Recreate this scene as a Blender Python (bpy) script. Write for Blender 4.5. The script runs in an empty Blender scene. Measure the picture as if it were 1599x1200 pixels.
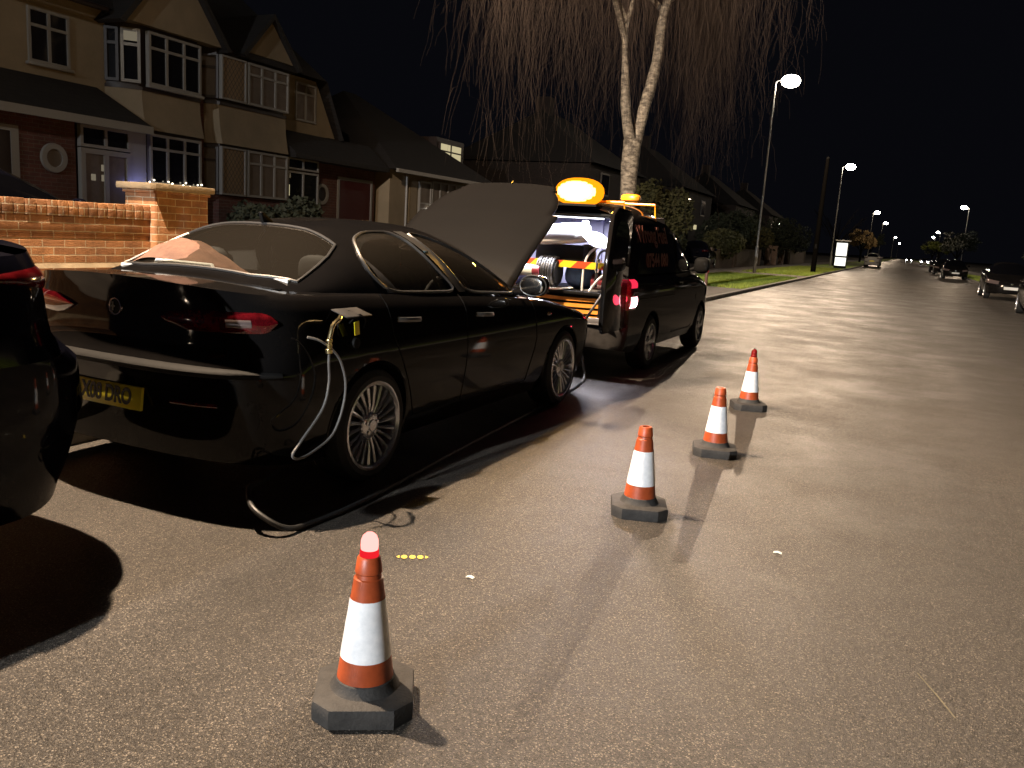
import bpy, bmesh, math, random
from math import sin, cos, pi, radians, sqrt
from mathutils import Vector, Matrix
random.seed(7)
SC = bpy.context.scene
COL = SC.collection

# ---------------------------------------------------------------- camera
CAM_H = 1.40
PITCH, ROLL, YAW = 0.1801, 0.0641, 0.4246
fwd = Vector((-sin(YAW)*cos(PITCH), cos(YAW)*cos(PITCH), -sin(PITCH)))
r0 = Vector((cos(YAW), sin(YAW), 0)); u0 = r0.cross(fwd)
rgt = cos(ROLL)*r0 + sin(ROLL)*u0; upv = rgt.cross(fwd)
cam_d = bpy.data.cameras.new('camera'); cam = bpy.data.objects.new('camera', cam_d); COL.objects.link(cam)
cam.matrix_world = Matrix(((rgt.x, upv.x, -fwd.x, 0), (rgt.y, upv.y, -fwd.y, 0), (rgt.z, upv.z, -fwd.z, CAM_H), (0, 0, 0, 1)))
cam_d.sensor_width = 36; cam_d.lens = 36*1299.2/1599
cam_d.clip_start = 0.05; cam_d.clip_end = 3000
SC.camera = cam

# ---------------------------------------------------------------- night sky, exposure
W = bpy.data.worlds.new('World'); SC.world = W; W.use_nodes = True
wn = W.node_tree; bg = wn.nodes['Background']
bg.inputs[0].default_value = (0.0022, 0.0023, 0.0034, 1); bg.inputs[1].default_value = 1.0
SC.view_settings.view_transform = 'Standard'; SC.view_settings.look = 'None'
SC.view_settings.exposure = 0.0; SC.view_settings.gamma = 1.0
SC.render.engine = 'CYCLES'
SC.cycles.use_denoising = True
SC.cycles.max_bounces = 6; SC.cycles.transparent_max_bounces = 12
SC.cycles.sample_clamp_indirect = 4.0
SC.cycles.caustics_reflective = False; SC.cycles.caustics_refractive = False

# lamp levels (all of them lamps that the place has)
P_STREET = 13000.0          # road lantern
C_STREET = (1.0, 0.75, 0.52)
P_BEACON = 230.0
P_VAN = 240.0

# ---------------------------------------------------------------- materials
def nodes(name):
    m = bpy.data.materials.new(name); m.use_nodes = True
    nt = m.node_tree; b = nt.nodes['Principled BSDF']
    return m, nt, b
def N(nt, t, **kw):
    n = nt.nodes.new(t)
    for k, v in kw.items():
        if k in n.inputs: n.inputs[k].default_value = v
        else: setattr(n, k, v)
    return n
def L(nt, a, ao, b, bi): nt.links.new(a.outputs[ao], b.inputs[bi])
def rgb(c): return (c[0], c[1], c[2], 1)
def mat(name, col, rough=0.6, metal=0.0, coat=0.0, spec=0.5, var=0.0, vscale=8.0, bump=0.0, bscale=40.0, emis=None, estr=0.0):
    m, nt, b = nodes(name)
    b.inputs['Base Color'].default_value = rgb(col); b.inputs['Roughness'].default_value = rough
    b.inputs['Metallic'].default_value = metal; b.inputs['Coat Weight'].default_value = coat
    b.inputs['Coat Roughness'].default_value = 0.03; b.inputs['Specular IOR Level'].default_value = spec
    if emis: b.inputs['Emission Color'].default_value = rgb(emis); b.inputs['Emission Strength'].default_value = estr
    if var > 0 or bump > 0:
        tc = N(nt, 'ShaderNodeTexCoord')
        if var > 0:
            nz = N(nt, 'ShaderNodeTexNoise', Scale=vscale, Detail=5.0, Roughness=0.65); L(nt, tc, 'Object', nz, 'Vector')
            rp = N(nt, 'ShaderNodeValToRGB'); rp.color_ramp.elements[0].position = 0.3; rp.color_ramp.elements[1].position = 0.7
            rp.color_ramp.elements[0].color = rgb([max(0, c*(1-var)) for c in col]); rp.color_ramp.elements[1].color = rgb([min(1, c*(1+var)) for c in col])
            L(nt, nz, 'Fac', rp, 'Fac'); L(nt, rp, 'Color', b, 'Base Color')
        if bump > 0:
            nb = N(nt, 'ShaderNodeTexNoise', Scale=bscale, Detail=4.0); L(nt, tc, 'Object', nb, 'Vector')
            bp = N(nt, 'ShaderNodeBump', Strength=bump, Distance=0.02); L(nt, nb, 'Fac', bp, 'Height'); L(nt, bp, 'Normal', b, 'Normal')
    return m
def glow(name, col, s):
    m = bpy.data.materials.new(name); m.use_nodes = True; nt = m.node_tree; nt.nodes.clear()
    e = N(nt, 'ShaderNodeEmission', Color=rgb(col), Strength=s); o = N(nt, 'ShaderNodeOutputMaterial'); L(nt, e, 0, o, 0)
    return m
def glass(name, tint, ior=1.5, rough=0.0, dust=0.045):
    m = bpy.data.materials.new(name); m.use_nodes = True; nt = m.node_tree; nt.nodes.clear()
    t = N(nt, 'ShaderNodeBsdfTransparent', Color=rgb(tint)); g = N(nt, 'ShaderNodeBsdfGlossy', Roughness=rough)
    f = N(nt, 'ShaderNodeFresnel', IOR=ior); x = N(nt, 'ShaderNodeMixShader'); o = N(nt, 'ShaderNodeOutputMaterial')
    d = N(nt, 'ShaderNodeBsdfDiffuse', Color=(.30, .25, .19, 1)); y = N(nt, 'ShaderNodeMixShader'); y.inputs[0].default_value = dust
    L(nt, t, 0, y, 1); L(nt, d, 0, y, 2)
    L(nt, f, 0, x, 0); L(nt, y, 0, x, 1); L(nt, g, 0, x, 2); L(nt, x, 0, o, 0)
    return m
def asphalt():
    m, nt, b = nodes('asphalt'); tc = N(nt, 'ShaderNodeTexCoord')
    v = N(nt, 'ShaderNodeTexVoronoi', Scale=260.0, Randomness=1.0); L(nt, tc, 'Object', v, 'Vector')
    sep = N(nt, 'ShaderNodeSeparateColor'); L(nt, v, 'Color', sep, 0)
    st = N(nt, 'ShaderNodeValToRGB'); cr = st.color_ramp
    cr.elements[0].position = 0.0; cr.elements[0].color = (0.018, 0.015, 0.013, 1)
    cr.elements[1].position = 1.0; cr.elements[1].color = (0.25, 0.212, 0.168, 1)
    e = cr.elements.new(0.45); e.color = (0.048, 0.042, 0.036, 1)
    e = cr.elements.new(0.86); e.color = (0.080, 0.069, 0.058, 1)
    L(nt, sep, 0, st, 'Fac')
    fine = N(nt, 'ShaderNodeTexNoise', Scale=420.0, Detail=2.0); L(nt, tc, 'Object', fine, 'Vector')
    big = N(nt, 'ShaderNodeTexNoise', Scale=0.9, Detail=6.0, Roughness=0.7); L(nt, tc, 'Object', big, 'Vector')
    mp = N(nt, 'ShaderNodeMapping'); mp.inputs['Scale'].default_value = (1.6, 0.07, 1); L(nt, tc, 'Object', mp, 'Vector')
    trk = N(nt, 'ShaderNodeTexNoise', Scale=1.0, Detail=3.0); L(nt, mp, 'Vector', trk, 'Vector')
    mr = N(nt, 'ShaderNodeMapRange'); mr.inputs['From Min'].default_value = 0.3; mr.inputs['From Max'].default_value = 0.7
    mr.inputs['To Min'].default_value = 0.72; mr.inputs['To Max'].default_value = 1.22; L(nt, big, 'Fac', mr, 'Value')
    mr2 = N(nt, 'ShaderNodeMapRange'); mr2.inputs['From Min'].default_value = 0.35; mr2.inputs['From Max'].default_value = 0.65
    mr2.inputs['To Min'].default_value = 0.86; mr2.inputs['To Max'].default_value = 1.12; L(nt, trk, 'Fac', mr2, 'Value')
    mu = N(nt, 'ShaderNodeMath', operation='MULTIPLY'); L(nt, mr, 0, mu, 0); L(nt, mr2, 0, mu, 1)
    fr = N(nt, 'ShaderNodeMapRange'); fr.inputs['From Min'].default_value = 0.3; fr.inputs['From Max'].default_value = 0.7
    fr.inputs['To Min'].default_value = 0.7; fr.inputs['To Max'].default_value = 1.3; L(nt, fine, 'Fac', fr, 'Value')
    mu2 = N(nt, 'ShaderNodeMath', operation='MULTIPLY'); L(nt, mu, 0, mu2, 0); L(nt, fr, 0, mu2, 1)
    vm = N(nt, 'ShaderNodeVectorMath', operation='SCALE'); L(nt, st, 'Color', vm, 0); L(nt, mu2, 0, vm, 'Scale')
    L(nt, vm, 0, b, 'Base Color'); b.inputs['Specular IOR Level'].default_value = 0.36
    rr = N(nt, 'ShaderNodeMapRange'); rr.inputs['From Min'].default_value = 0.35; rr.inputs['From Max'].default_value = 0.65
    rr.inputs['To Min'].default_value = 0.36; rr.inputs['To Max'].default_value = 0.58; L(nt, big, 'Fac', rr, 'Value'); L(nt, rr, 0, b, 'Roughness')
    ad = N(nt, 'ShaderNodeMath', operation='ADD'); L(nt, v, 'Distance', ad, 0); L(nt, fine, 'Fac', ad, 1)
    mid = N(nt, 'ShaderNodeTexNoise', Scale=34.0, Detail=3.0); L(nt, tc, 'Object', mid, 'Vector')
    b0 = N(nt, 'ShaderNodeBump', Strength=0.5, Distance=0.012); L(nt, mid, 'Fac', b0, 'Height')
    bp = N(nt, 'ShaderNodeBump', Strength=0.6, Distance=0.005); L(nt, ad, 0, bp, 'Height'); L(nt, b0, 'Normal', bp, 'Normal'); L(nt, bp, 'Normal', b, 'Normal')
    return m
def brick(name, c1, c2, mortar, sc=1.0, var=0.35):
    m, nt, b = nodes(name); tc = N(nt, 'ShaderNodeTexCoord'); sp = N(nt, 'ShaderNodeSeparateXYZ'); L(nt, tc, 'Object', sp, 0)
    ad = N(nt, 'ShaderNodeMath', operation='ADD'); L(nt, sp, 0, ad, 0); L(nt, sp, 1, ad, 1)
    cb = N(nt, 'ShaderNodeCombineXYZ'); L(nt, ad, 0, cb, 0); L(nt, sp, 2, cb, 1)
    wob = N(nt, 'ShaderNodeTexNoise', Scale=9.0, Detail=3.0); L(nt, tc, 'Object', wob, 'Vector')
    ws = N(nt, 'ShaderNodeVectorMath', operation='SCALE'); ws.inputs['Scale'].default_value = 0.012; L(nt, wob, 'Color', ws, 0)
    av = N(nt, 'ShaderNodeVectorMath', operation='ADD'); L(nt, cb, 0, av, 0); L(nt, ws, 0, av, 1)
    bt = N(nt, 'ShaderNodeTexBrick', Scale=1.0, Color1=rgb(c1), Color2=rgb(c2), Mortar=rgb(mortar))
    bt.inputs['Brick Width'].default_value = 0.225*sc; bt.inputs['Row Height'].default_value = 0.075*sc
    bt.inputs['Mortar Size'].default_value = 0.006*sc; bt.inputs['Mortar Smooth'].default_value = 0.3; bt.inputs['Bias'].default_value = -0.1
    L(nt, av, 0, bt, 'Vector')
    nz = N(nt, 'ShaderNodeTexNoise', Scale=5.0, Detail=7.0, Roughness=0.7); L(nt, tc, 'Object', nz, 'Vector')
    mr = N(nt, 'ShaderNodeMapRange'); mr.inputs['From Min'].default_value = 0.3; mr.inputs['From Max'].default_value = 0.7
    mr.inputs['To Min'].default_value = 1-var; mr.inputs['To Max'].default_value = 1+var; L(nt, nz, 'Fac', mr, 'Value')
    vm = N(nt, 'ShaderNodeVectorMath', operation='SCALE'); L(nt, bt, 'Color', vm, 0); L(nt, mr, 0, vm, 'Scale'); L(nt, vm, 0, b, 'Base Color')
    b.inputs['Roughness'].default_value = 0.85
    n2 = N(nt, 'ShaderNodeTexNoise', Scale=60.0, Detail=4.0); L(nt, tc, 'Object', n2, 'Vector')
    ih = N(nt, 'ShaderNodeMath', operation='MULTIPLY_ADD'); ih.inputs[1].default_value = -1.0; L(nt, bt, 'Fac', ih, 0)
    L(nt, n2, 'Fac', ih, 2)
    bp = N(nt, 'ShaderNodeBump', Strength=0.7, Distance=0.012); L(nt, ih, 0, bp, 'Height'); L(nt, bp, 'Normal', b, 'Normal')
    return m
def tiles(name, col):
    m, nt, b = nodes(name); tc = N(nt, 'ShaderNodeTexCoord'); sp = N(nt, 'ShaderNodeSeparateXYZ'); L(nt, tc, 'Object', sp, 0)
    cb = N(nt, 'ShaderNodeCombineXYZ'); L(nt, sp, 1, cb, 0); L(nt, sp, 2, cb, 1)
    bt = N(nt, 'ShaderNodeTexBrick', Scale=1.0, Color1=rgb(col), Color2=rgb([c*0.6 for c in col]), Mortar=rgb([c*0.25 for c in col]))
    bt.inputs['Brick Width'].default_value = 0.17; bt.inputs['Row Height'].default_value = 0.085; bt.inputs['Mortar Size'].default_value = 0.006
    L(nt, cb, 0, bt, 'Vector'); L(nt, bt, 'Color', b, 'Base Color'); b.inputs['Roughness'].default_value = 0.8
    bp = N(nt, 'ShaderNodeBump', Strength=0.6, Distance=0.02, invert=True); L(nt, bt, 'Fac', bp, 'Height'); L(nt, bp, 'Normal', b, 'Normal')
    return m
def lattice(name, c1, c2):
    # diamond leaded lights: two families of thin diagonal lead cames over a pale blind
    m, nt, b = nodes(name); tc = N(nt, 'ShaderNodeTexCoord'); sp = N(nt, 'ShaderNodeSeparateXYZ'); L(nt, tc, 'Object', sp, 0)
    outs = []
    for s in (1.35, -1.35):
        k = N(nt, 'ShaderNodeMath', operation='MULTIPLY_ADD'); k.inputs[1].default_value = s; L(nt, sp, 1, k, 0); L(nt, sp, 2, k, 2)
        d = N(nt, 'ShaderNodeMath', operation='MULTIPLY'); d.inputs[1].default_value = 6.0; L(nt, k, 0, d, 0)
        fr = N(nt, 'ShaderNodeMath', operation='FRACT'); L(nt, d, 0, fr, 0)
        lt = N(nt, 'ShaderNodeMath', operation='LESS_THAN'); lt.inputs[1].default_value = 0.16; L(nt, fr, 0, lt, 0); outs.append(lt)
    mx = N(nt, 'ShaderNodeMath', operation='MAXIMUM'); L(nt, outs[0], 0, mx, 0); L(nt, outs[1], 0, mx, 1)
    mix = N(nt, 'ShaderNodeMix', data_type='RGBA'); L(nt, mx, 0, mix, 0); mix.inputs[6].default_value = rgb(c1); mix.inputs[7].default_value = rgb(c2)
    L(nt, mix, 2, b, 'Base Color'); b.inputs['Roughness'].default_value = 0.35
    return m
def hazard():
    m, nt, b = nodes('hazard_stripes'); tc = N(nt, 'ShaderNodeTexCoord'); sp = N(nt, 'ShaderNodeSeparateXYZ'); L(nt, tc, 'Object', sp, 0)
    k = N(nt, 'ShaderNodeMath', operation='SUBTRACT'); L(nt, sp, 0, k, 0); L(nt, sp, 2, k, 1)
    d = N(nt, 'ShaderNodeMath', operation='MULTIPLY'); d.inputs[1].default_value = 3.2; L(nt, k, 0, d, 0)
    fr = N(nt, 'ShaderNodeMath', operation='FRACT'); L(nt, d, 0, fr, 0)
    lt = N(nt, 'ShaderNodeMath', operation='LESS_THAN'); lt.inputs[1].default_value = 0.5; L(nt, fr, 0, lt, 0)
    mix = N(nt, 'ShaderNodeMix', data_type='RGBA'); L(nt, lt, 0, mix, 0); mix.inputs[6].default_value = (0.85, 0.62, 0.03, 1); mix.inputs[7].default_value = (0.62, 0.07, 0.02, 1)
    L(nt, mix, 2, b, 'Base Color'); b.inputs['Roughness'].default_value = 0.4
    return m
def paint(name, col, dust=0.012, dcol=(0.30, 0.24, 0.18), rough=0.18, lo=.5, hi=1.6):
    # dark gloss lacquer with a thin uneven film of road dust
    m, nt, b = nodes(name); tc = N(nt, 'ShaderNodeTexCoord')
    nz = N(nt, 'ShaderNodeTexNoise', Scale=2.2, Detail=8.0, Roughness=0.7); L(nt, tc, 'Object', nz, 'Vector')
    mr = N(nt, 'ShaderNodeMapRange'); mr.inputs['From Min'].default_value = 0.3; mr.inputs['From Max'].default_value = 0.75
    mr.inputs['To Min'].default_value = dust*lo; mr.inputs['To Max'].default_value = dust*hi; L(nt, nz, 'Fac', mr, 'Value')
    mix = N(nt, 'ShaderNodeMix', data_type='RGBA'); L(nt, mr, 0, mix, 0); mix.inputs[6].default_value = rgb(col); mix.inputs[7].default_value = rgb(dcol)
    L(nt, mix, 2, b, 'Base Color'); b.inputs['Roughness'].default_value = 0.6; b.inputs['Specular IOR Level'].default_value = 0.0
    b.inputs['Coat Weight'].default_value = 0.5; b.inputs['Coat Roughness'].default_value = rough*0.3
    return m
M = {}
M['asphalt'] = asphalt()
M['slabs'] = mat('paving', (0.16, 0.14, 0.12), 0.8, var=0.25, vscale=3, bump=0.3)
M['kerb'] = mat('kerb_concrete', (0.30, 0.28, 0.25), 0.75, var=0.2, vscale=6, bump=0.3)
M['soil'] = mat('soil', (0.035, 0.028, 0.02), 0.95, var=0.4, vscale=2, bump=0.5)
M['grass'] = mat('grass_blades', (0.34, 0.42, 0.07), 0.7, var=0.45, vscale=2.5)
M['turf'] = mat('turf', (0.17, 0.24, 0.035), 0.9, var=0.4, vscale=4, bump=0.8, bscale=30)
M['wall_brick'] = brick('garden_brick', (0.35, 0.165, 0.068), (0.22, 0.095, 0.04), (0.46, 0.36, 0.24), 1.0, 0.4)
M['house_brick'] = brick('house_brick', (0.10, 0.035, 0.025), (0.075, 0.028, 0.022), (0.11, 0.08, 0.06), 1.0, 0.25)
M['night_brick'] = brick('night_brick', (0.014, 0.008, 0.007), (0.011, 0.007, 0.006), (0.014, 0.011, 0.01), 1.0, 0.25)  # distant houses: brick, roof and frame copies with night gloom in their colour
M['night_tiles'] = mat('night_roof', (0.006, 0.005, 0.005), 0.9)
M['night_frame'] = mat('night_frame', (0.05, 0.045, 0.04), 0.6)
M['crack'] = mat('road_crack', (0.012, 0.010, 0.009), 0.9)
M['strip'] = mat('bumper_strip_plastic', (0.011, 0.0105, 0.010), 0.65, var=0.3, vscale=14, spec=0.15)
M['coping'] = mat('coping_stone', (0.24, 0.185, 0.115), 0.85, var=0.3, vscale=6, bump=0.4)
M['render'] = mat('cream_render', (0.225, 0.18, 0.12), 0.9, var=0.12, vscale=1.5, bump=0.5, bscale=60)
M['tiles'] = tiles('roof_tiles', (0.013, 0.010, 0.009))
M['white_frame'] = mat('white_window_frame', (0.23, 0.22, 0.205), 0.4)
M['dark_wood'] = mat('dark_painted_wood', (0.02, 0.012, 0.01), 0.5)
M['garage_red'] = mat('maroon_door_paint', (0.05, 0.008, 0.008), 0.45)
M['pane'] = mat('dark_window_glass', (0.008, 0.008, 0.010), 0.05, spec=0.6)
M['blind'] = mat('net_curtain_glass', (0.13, 0.105, 0.085), 0.3, var=0.2, vscale=5)
M['lattice'] = lattice('leaded_lights', (0.20, 0.14, 0.08), (0.06, 0.05, 0.045))
M['lit_pane'] = glow('lit_window', (1.0, 0.86, 0.5), 0.55)
M['lit_dim'] = glow('dim_pane_glow', (1.0, 0.85, 0.6), 0.16)
M['fairy'] = glow('fairy_bulb', (1.0, 0.85, 0.6), 9.0)
M['cool_led'] = glow('cool_led', (0.45, 0.5, 1.0), 2.5)
M['lamp_lens'] = glow('lantern_lens_glare', (1.0, 0.93, 0.80), 70.0)
M['pole'] = mat('galvanised_pole', (0.30, 0.29, 0.27), 0.45, metal=0.3, var=0.15, vscale=5)
M['lantern'] = mat('lantern_body', (0.25, 0.25, 0.25), 0.5)
M['black_paint'] = paint('black_car_paint', (0.0035, 0.0035, 0.004), 0.012)
M['bonnet_paint'] = paint('dusty_bonnet_paint', (0.006, 0.006, 0.006), 0.012, (0.33, 0.24, 0.17), 0.9, .75, 1.2)
M['navy_paint'] = paint('dark_blue_paint', (0.003, 0.0035, 0.008), 0.006)
M['van_paint'] = paint('black_van_paint', (0.005, 0.004, 0.004), 0.02)
M['silver_paint'] = paint('silver_paint', (0.32, 0.32, 0.32), 0.05)
M['grey_paint'] = paint('grey_paint', (0.06, 0.06, 0.065), 0.03)
M['tint'] = glass('tinted_glass', (0.72, 0.75, 0.74))
M['black_glass'] = mat('black_glass', (0.003, 0.003, 0.004), 0.03, spec=0.6)
M['rubber'] = mat('tyre_rubber', (0.012, 0.012, 0.012), 0.75, bump=0.2, bscale=80)
M['trim'] = mat('black_trim', (0.007, 0.007, 0.007), 0.7, spec=0.15)
M['grey_trim'] = mat('grey_bumper_plastic', (0.045, 0.042, 0.040), 0.65, var=0.3, vscale=14, spec=0.15)
M['seal'] = mat('satin_window_trim', (0.13, 0.125, 0.12), 0.35, metal=0.7)
M['chrome'] = mat('chrome', (0.75, 0.74, 0.72), 0.12, metal=1.0)
M['alloy'] = mat('alloy_wheel', (0.74, 0.76, 0.80), 0.26, metal=0.8)
M['dark_alloy'] = mat('brake_dark', (0.03, 0.03, 0.03), 0.6)
M['red_lens'] = mat('red_lens', (0.075, 0.003, 0.005), 0.06, coat=1.0, var=0.6, vscale=22)
M['red_lit'] = glow('lit_tail_lens', (1.0, 0.03, 0.08), 1.1)
M['red_hot'] = glow('lit_tail_bulb', (1.0, 0.45, 0.50), 9.0)
M['dark_red_lens'] = mat('dark_red_lens', (0.05, 0.002, 0.003), 0.12, var=0.5, vscale=18)
M['clear_lens'] = mat('clear_lens', (0.20, 0.15, 0.14), 0.12, coat=1.0, metal=0.4)
M['plate_y'] = mat('yellow_plate', (0.92, 0.80, 0.06), 0.35)
M['plate_w'] = mat('white_plate', (0.75, 0.75, 0.72), 0.35)
M['ink'] = mat('black_lettering', (0.008, 0.008, 0.008), 0.4)
M['label_y'] = mat('yellow_label', (0.85, 0.72, 0.02), 0.4)
M['seat'] = mat('dark_seat_fabric', (0.018, 0.018, 0.02), 0.8)
M['pale_trim'] = mat('pale_interior_trim', (0.30, 0.29, 0.27), 0.7)
M['cloth'] = mat('pinkish_brown_cloth', (0.20, 0.10, 0.065), 0.9, var=0.2, vscale=12, bump=0.4, bscale=25)
M['white_plastic'] = mat('white_plastic', (0.80, 0.79, 0.76), 0.4)
M['paper'] = mat('pale_paper', (0.62, 0.66, 0.60), 0.7)
M['blue_strap'] = mat('pale_blue_trim', (0.16, 0.24, 0.28), 0.5)
M['cone_orange'] = mat('orange_cone_plastic', (0.37, 0.066, 0.018), 0.42, var=0.32, vscale=11)
M['cone_sleeve'] = mat('white_reflective_sleeve', (0.90, 0.92, 0.94), 0.25, coat=0.5, var=0.14, vscale=24)
M['cone_base'] = mat('recycled_rubber_base', (0.032, 0.029, 0.026), 0.75, var=0.35, vscale=25, bump=0.15, bscale=120)
M['lamp_red_on'] = glow('warning_lamp_lit', (1.0, 0.30, 0.27), 2.4)
M['lamp_red_ring'] = glow('warning_lamp_ring', (1.0, 0.02, 0.03), 0.9)
M['lamp_red_off'] = mat('warning_lamp_dark', (0.20, 0.01, 0.01), 0.15, coat=1.0)
M['hose_grey'] = mat('grey_braided_hose', (0.15, 0.14, 0.13), 0.5, bump=0.3, bscale=200)
M['hose_black'] = mat('black_rubber_hose', (0.02, 0.02, 0.02), 0.5)
M['brass'] = mat('brass', (0.75, 0.62, 0.34), 0.25, metal=1.0)
M['amber_on'] = glow('amber_beacon_lit', (1.0, 0.27, 0.004), 1.9)
M['amber_mid'] = glow('amber_beacon_inner', (1.0, 0.60, 0.13), 7.0)
M['amber_core'] = glow('amber_beacon_core', (1.0, 0.78, 0.30), 40.0)
M['amber'] = mat('amber_plastic', (0.80, 0.30, 0.02), 0.3)
M['hazard'] = hazard()
M['orange_slat'] = mat('orange_crate_plastic', (0.85, 0.34, 0.05), 0.5, var=0.1)
M['van_liner'] = mat('grey_van_liner', (0.42, 0.41, 0.52), 0.8)
M['van_metal'] = mat('grey_van_metal', (0.35, 0.34, 0.34), 0.4, metal=0.6)
M['blue_bag'] = mat('denim_blue_cloth', (0.12, 0.19, 0.36), 0.85, var=0.35, vscale=9, bump=0.5, bscale=20)
M['maroon'] = mat('maroon_painted_metal', (0.20, 0.03, 0.04), 0.35, coat=0.6)
M['decal'] = mat('red_brown_vinyl_decal', (0.16, 0.035, 0.018), 0.7)
M['bark'] = None
M['twig'] = mat('birch_twigs', (0.030, 0.018, 0.0115), 0.85)
M['hedge'] = mat('hedge_leaves', (0.042, 0.040, 0.011), 0.75, var=0.5, vscale=3)
M['hedge_dark'] = mat('dark_leaves', (0.013, 0.018, 0.008), 0.8, var=0.5, vscale=3)
M['leaf_lit'] = mat('lamplit_green_leaves', (0.07, 0.085, 0.012), 0.7, var=0.4, vscale=3)  # yellow-green leaves, colour lightened for lamplight on the crown
M['dry_leaf'] = mat('straw_leaves', (0.20, 0.14, 0.06), 0.8, var=0.35, vscale=5)
M['wood_pole'] = mat('dark_wood_pole', (0.004, 0.0035, 0.003), 0.9, spec=0.03)
M['kiosk_lit'] = glow('backlit_panel', (1.0, 0.97, 0.86), 1.6)
M['fence'] = mat('fence_panel', (0.13, 0.095, 0.07), 0.85, var=0.3, vscale=3)
M['wall_pale'] = mat('pale_garden_wall', (0.20, 0.14, 0.11), 0.85, var=0.2, vscale=3)
M['bollard'] = mat('brown_post', (0.12, 0.06, 0.04), 0.6)
M['red_cap'] = mat('red_reflector', (0.75, 0.04, 0.04), 0.4)
M['yellow_mark'] = mat('yellow_road_paint', (0.80, 0.62, 0.10), 0.6)
M['chalk'] = mat('faint_road_scratch', (0.17, 0.15, 0.10), 0.8)
M['head_on'] = glow('headlamp_lit', (1.0, 0.97, 0.92), 60.0)
M['gravel'] = mat('drive_paving', (0.13, 0.11, 0.09), 0.85, var=0.3, vscale=3, bump=0.4)
def bark():
    m, nt, b = nodes('birch_bark'); tc = N(nt, 'ShaderNodeTexCoord')
    mp = N(nt, 'ShaderNodeMapping'); mp.inputs['Scale'].default_value = (7, 7, 16); L(nt, tc, 'Object', mp, 'Vector')
    nz = N(nt, 'ShaderNodeTexNoise', Scale=1.0, Detail=6.0, Roughness=0.7); L(nt, mp, 'Vector', nz, 'Vector')
    rp = N(nt, 'ShaderNodeValToRGB'); rp.color_ramp.elements[0].position = 0.40; rp.color_ramp.elements[1].position = 0.62
    rp.color_ramp.elements[0].color = (0.05, 0.04, 0.03, 1); rp.color_ramp.elements[1].color = (0.25, 0.215, 0.165, 1)
    L(nt, nz, 'Fac', rp, 'Fac'); L(nt, rp, 'Color', b, 'Base Color'); b.inputs['Roughness'].default_value = 0.8
    bp = N(nt, 'ShaderNodeBump', Strength=0.8, Distance=0.03); L(nt, nz, 'Fac', bp, 'Height'); L(nt, bp, 'Normal', b, 'Normal')
    return m
M['bark'] = bark()

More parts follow.
